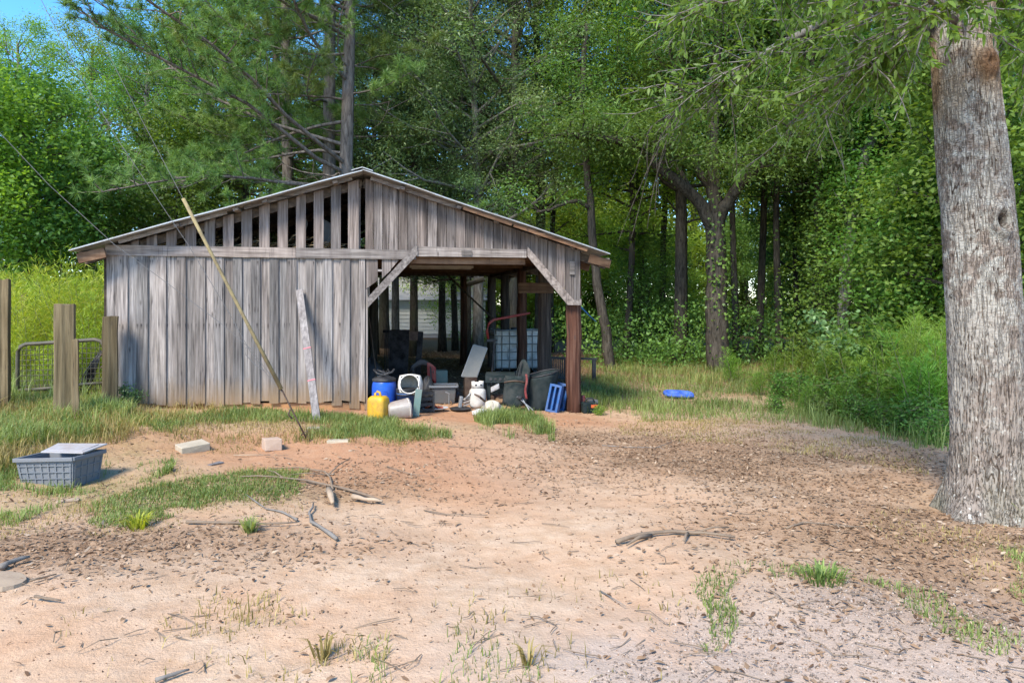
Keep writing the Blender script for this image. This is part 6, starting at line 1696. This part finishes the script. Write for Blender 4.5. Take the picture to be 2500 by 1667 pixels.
def blades(name, label, parts, mat, seed):
    """parts: (pixel polygon, count, height, softness, tint bias)"""
    rng = np.random.default_rng(seed); Vs = []; Ts = []; off = 0; Q = []; T3 = []
    for i, (pix, n, h, soft, tb) in enumerate(parts):
        xy = region(rng, pix, n, soft, 1.6, seed + i); n = len(xy)
        if not n: continue
        z = g(xy[:, 0], xy[:, 1]) - .012
        for ex_, er_ in ((at_g(1656, 972), .42), (at_g(150, 1165), .36), (at_g(663, 1096), .15), (at_g(470, 1098), .2)):
            kp_ = np.hypot(xy[:, 0] - ex_[0], (xy[:, 1] - ex_[1]) * .8) > er_; xy = xy[kp_]
        n = len(xy); z = g(xy[:, 0], xy[:, 1]) - .012
        hn = h * rng.uniform(.35, 1.15, n) * (.6 + .8 * fbm(xy[:, 0] * 2.1 + 9, xy[:, 1] * 2.1, 2)); az = rng.uniform(0, 6.28, n); ln = rng.uniform(.1, .9, n)
        b = np.stack([xy[:, 0], xy[:, 1], z], 1); dr = np.stack([np.cos(az), np.sin(az), np.zeros(n)], 1); sd_ = np.stack([-np.sin(az + rng.normal(0, .8, n)), np.cos(az), np.zeros(n)], 1)
        w = (.0028 + .0065 * np.minimum(hn, .5)) * rng.uniform(.7, 1.3, n)
        w = w[:, None]; H_ = hn[:, None]; l_ = ln[:, None]; up_ = np.array([0, 0, 1.0])
        m_ = b + up_ * H_ * .55 + dr * H_ * l_ * .28; t_ = b + up_ * H_ * (1 - .35 * l_) + dr * H_ * l_ * .85
        V = np.stack([b - sd_ * w, b + sd_ * w, m_ + sd_ * w * .75, m_ - sd_ * w * .75, t_], 1).reshape(-1, 3)
        ii = np.arange(n)[:, None] * 5 + off; Q.append(ii + np.array([[0, 1, 2, 3]])); T3.append(ii + np.array([[3, 2, 4]])); off += n * 5
        Vs.append(V); Ts.append(np.repeat(np.clip(rng.normal(.5 + tb, .24, n) + (fbm(xy[:, 0], xy[:, 1], 2) - .5) * .9, 0, 1), 5))
    me = np_mesh(name, np.concatenate(Vs), [np.concatenate(Q), np.concatenate(T3)], tint=np.concatenate(Ts))
    return props(link(name, me, mat), label, 'grass', kind='stuff')
blades('grass', 'green grass along the shed wall, round the tote and under the trees', [
    ([(285, 1008), (600, 1002), (890, 1012), (905, 1026), (1060, 1035), (1110, 1080), (780, 1082), (560, 1066), (330, 1050)], 12000, .14, .44, .0),
    ([(1165, 1020), (1230, 1012), (1330, 1030), (1340, 1062), (1290, 1075), (1180, 1060)], 3000, .20, .42, .05),
    ([(-60, 960), (120, 985), (290, 1000), (330, 1040), (250, 1075), (60, 1100), (-60, 1130)], 10000, .28, .42, .1),
    ([(-100, 860), (270, 880), (290, 960), (270, 1000), (-100, 985)], 11000, .5, .25, .2),
    ([(-60, 1090), (60, 1130), (280, 1110), (290, 1190), (180, 1230), (-60, 1290)], 4500, .11, .47, .05),
    ([(230, 1195), (420, 1160), (620, 1150), (740, 1170), (745, 1255), (640, 1265), (500, 1250), (330, 1290), (240, 1260)], 9500, .07, .42, .06),
    ([(270, 1140), (400, 1120), (440, 1150), (350, 1190)], 900, .10, .45, .1),
    ([(1330, 985), (1480, 905), (1800, 905), (2150, 940), (2330, 960), (2330, 1110), (2200, 1085), (2010, 1040), (1800, 1028), (1520, 1030)], 30000, .22, .37, .02),
    ([(1900, 930), (2330, 900), (2340, 1110), (2180, 1080), (2000, 1040)], 7000, .40, .40, -.04),
    ([(1400, 885), (1800, 870), (2300, 900), (2300, 925), (1420, 910)], 5000, .28, .42, .1),
    ([(1680, 1470), (1760, 1400), (1850, 1370), (2000, 1375), (2040, 1400), (1900, 1450), (1800, 1500), (1760, 1600), (1690, 1560)], 800, .07, .48, .1),
    ([(2050, 1400), (2180, 1420), (2400, 1530), (2500, 1560), (2500, 1600), (2330, 1560), (2180, 1480)], 800, .07, .50, .1),
    ([(2380, 1300), (2520, 1330), (2520, 1520), (2420, 1450)], 700, .07, .52, .15),
    ([(950, 1667), (1000, 1560), (1250, 1600), (1350, 1640), (1200, 1690), (950, 1690)], 130, .08, .5, .1),
    ([(760, 1640), (820, 1570), (950, 1600), (950, 1690), (740, 1690)], 70, .10, .5, .1)], M['grass'], 81)
blades('dry_grass', 'straw coloured dry grass among the green blades', [
    ([(-60, 990), (300, 1000), (330, 1060), (250, 1110), (-60, 1160)], 4500, .26, .40, .1),
    ([(1380, 900), (1760, 880), (2000, 905), (1900, 960), (1500, 965)], 2500, .24, .40, .0),
    ([(1480, 1020), (1900, 1025), (2200, 1090), (2310, 1120), (2250, 1160), (1900, 1100), (1500, 1060)], 5200, .075, .44, .0),
    ([(280, 985), (480, 990), (560, 1010), (420, 1045), (290, 1030)], 1300, .18, .4, .0),
    ([(285, 1008), (600, 1002), (890, 1012), (905, 1026), (1060, 1035), (1110, 1090), (780, 1090), (560, 1076), (330, 1060)], 4500, .11, .42, .0),
    ([(230, 1195), (420, 1150), (640, 1140), (760, 1170), (760, 1265), (640, 1285), (500, 1270), (330, 1310), (220, 1270)], 2600, .06, .42, .0),
    ([(250, 1060), (640, 1080), (560, 1140), (300, 1190), (150, 1300), (-40, 1330), (-40, 1180)], 1700, .06, .5, .0),
    ([(200, 1480), (700, 1430), (720, 1560), (900, 1560), (960, 1667), (400, 1680), (200, 1600)], 420, .085, .5, .0),
    ([(1000, 1500), (1400, 1400), (1700, 1480), (1700, 1680), (1000, 1690)], 260, .08, .5, .0),
    ([(2150, 1250), (2520, 1280), (2520, 1480), (2200, 1400)], 900, .06, .5, .0)], M['drygrass'], 82)
# the tuft at the big trunk and one in the sand
def tuft(px, py, n, h, label, m, spread=.06):
    rng = np.random.default_rng(int(px)); b = at_g(px, py); az = rng.uniform(0, 6.28, n); ln = rng.uniform(.2, 1.0, n)[:, None]; H_ = (h * rng.uniform(.5, 1.1, n))[:, None]
    p = np.stack([np.cos(az), np.sin(az), np.zeros(n)], 1); s_ = np.stack([-np.sin(az), np.cos(az), np.zeros(n)], 1) * .006; c = p * rng.uniform(0, spread, n)[:, None]; U = np.array([0, 0, 1.0])
    m1 = c + U * H_ * .6 + p * H_ * ln * .35; t1 = c + U * H_ * (1 - .55 * ln) + p * H_ * ln * .95
    V = np.stack([c - s_, c + s_, m1 + s_ * .8, m1 - s_ * .8, t1], 1).reshape(-1, 3); ii = np.arange(n)[:, None] * 5
    o = link('grass_tuft', np_mesh('grass_tuft', V, [ii + np.array([[0, 1, 2, 3]]), ii + np.array([[3, 2, 4]])], tint=np.repeat(rng.uniform(.1, 1, n), 5)), m); o.location = tuple(b)
    return props(o, label, 'grass tuft')
tuft(2435, 1262, 90, .30, 'dark green grass tuft at the foot of the big trunk', M['fennel_r'])
tuft(2005, 1418, 130, .13, 'round green grass tuft above the gravel at the right', M['grass'], .14)
tuft(335, 1290, 90, .15, 'yellow green grass tuft below the grass patch at the left', M['fennel_l'], .08)
tuft(610, 1300, 50, .15, 'thin grass tuft under the straight dark stick', M['grass'], .05)
tuft(1290, 1625, 16, .16, 'sparse upright grass tuft at the bottom centre', M['drygrass'], .05)
tuft(790, 1610, 18, .18, 'sparse grass tuft at the bottom left of centre', M['drygrass'], .06)
tuft(1010, 1060, 80, .18, 'grass tuft at the clay edge below the buckets', M['grass'], .12)
tuft(420, 965, 60, .35, 'yellow seed grass leaning against the bottom of the wall', M['fennel_l'], .08)

def litter(name, label, n, area, mat, seed, size, maskfn, thick=False, cat='litter'):
    rng = np.random.default_rng(seed); pix, = area
    poly = np.array([at_g(*p)[:2] for p in pix]); lo_, hi_ = poly.min(0), poly.max(0); pts = []
    tot = 0
    while tot < n:
        xy = rng.uniform(lo_, hi_, (n, 2)); kp = in_poly(xy[:, 0], xy[:, 1], [tuple(p) for p in poly]) & (rng.random(n) < maskfn(xy[:, 0], xy[:, 1])); pts.append(xy[kp]); tot += kp.sum()
    xy = np.concatenate(pts)[:n]
    z = g(xy[:, 0], xy[:, 1]) + (fbm(xy[:, 0] * 3.5, xy[:, 1] * 3.5, 4) - .5) * .035 + (fbm(xy[:, 0] * 11, xy[:, 1] * 11, 2) - .5) * .010
    P = np.stack([xy[:, 0], xy[:, 1], z], 1); s = size * rng.uniform(.4, 1.3, n)
    if not thick:
        P[:, 2] += .004 + rng.uniform(0, .012, n); A = rng.normal(0, 1, (n, 3)); A[:, 2] *= .22; N = rng.normal(0, .35, (n, 3)); N[:, 2] += 1
        V, Fs, T = leaves_np(P, A, N, s, s * rng.uniform(.25, .55, n), np.clip(rng.normal(.5, .28, n), 0, 1), True)
    else:
        o8 = np.array([[1, 0, 0], [0, 1, 0], [-1, 0, 0], [0, -1, 0], [0, 0, .7], [0, 0, -.6]], float)
        V = (P[:, None, :] + (o8[None] + rng.normal(0, .2, (n, 6, 3))) * (s / 2)[:, None, None]).reshape(-1, 3); T = np.repeat(np.clip(rng.normal(.5, .3, n), 0, 1), 6)
        f = np.array([[0, 1, 4], [1, 2, 4], [2, 3, 4], [3, 0, 4], [1, 0, 5], [2, 1, 5], [3, 2, 5], [0, 3, 5]]); Fs = [(np.arange(n)[:, None, None] * 6 + f[None]).reshape(-1, 3)]
    return props(link(name, np_mesh(name, V, Fs, tint=T), mat), label, cat, kind='stuff')
ALL = ([(-250, 1000), (300, 1010), (900, 1012), (1450, 870), (2330, 930), (2650, 1250), (2650, 1700), (-200, 1700)],)
def mf(x, y):
    r_, l_, gr_, gs_, w_2 = masks(x, y); pt_2 = sstep(.45, .65, fbm(x * 1.3 + 8, y * 1.3 + 2, 3)); return np.clip(l_ * 1.0 + .08 * pt_2 + .012 + .15 * gs_, 0, 1)
litter('leaf_litter', 'brown fallen leaves scattered over the bare ground', 42000, ALL, M['litter'], 91, .046, mf)
litter('leaf_litter', 'brown leaf litter on the floor behind and under the shed', 9000, ([(890, 1000), (1480, 990), (1560, 860), (860, 850)],), M['litter'], 92, .085, lambda x, y: np.full(len(x), .8))
litter('gravel', 'small grey and white stones on the sand at the lower right', 5000, ([(1400, 1700), (1650, 1480), (2050, 1360), (2600, 1500), (2700, 1700)],), M['pebble'], 93, .017, lambda x, y: np.clip(masks(x, y)[2] + .06, 0, 1), True, 'gravel')
litter('bark_crumbs', 'dark crumbs of bark and soil sprinkled on the pale sand', 4500, ([(-200, 1330), (900, 1120), (1700, 1150), (2500, 1350), (2600, 1700), (-200, 1700)],), M['crumb'], 94, .014, lambda x, y: .25 + .6 * sstep(.4, .7, fbm(x * 2, y * 2, 3)), True, 'crumbs')
# small twigs
rng = np.random.default_rng(95); mb = MB()
for i in range(260):
    a = at_g(rng.uniform(-50, 2550), 1090 + 570 * rng.random() ** 1.4); az = rng.uniform(0, 6.28); L = rng.uniform(.05, .26)
    e = a + np.array([math.cos(az) * L, math.sin(az) * L, 0]); e[2] = float(g(e[0], e[1])) ; o_ = np.array([0, 0, .012])
    mb.tube([a + o_, (a + e) / 2 + o_ + rng.normal(0, .012, 3), e + o_], [.0028, .003, .0015], 4, False)
o = mb.build('twigs', M['stick']); props(o, 'small dry twigs strewn over the clay and sand', 'twigs', kind='stuff')
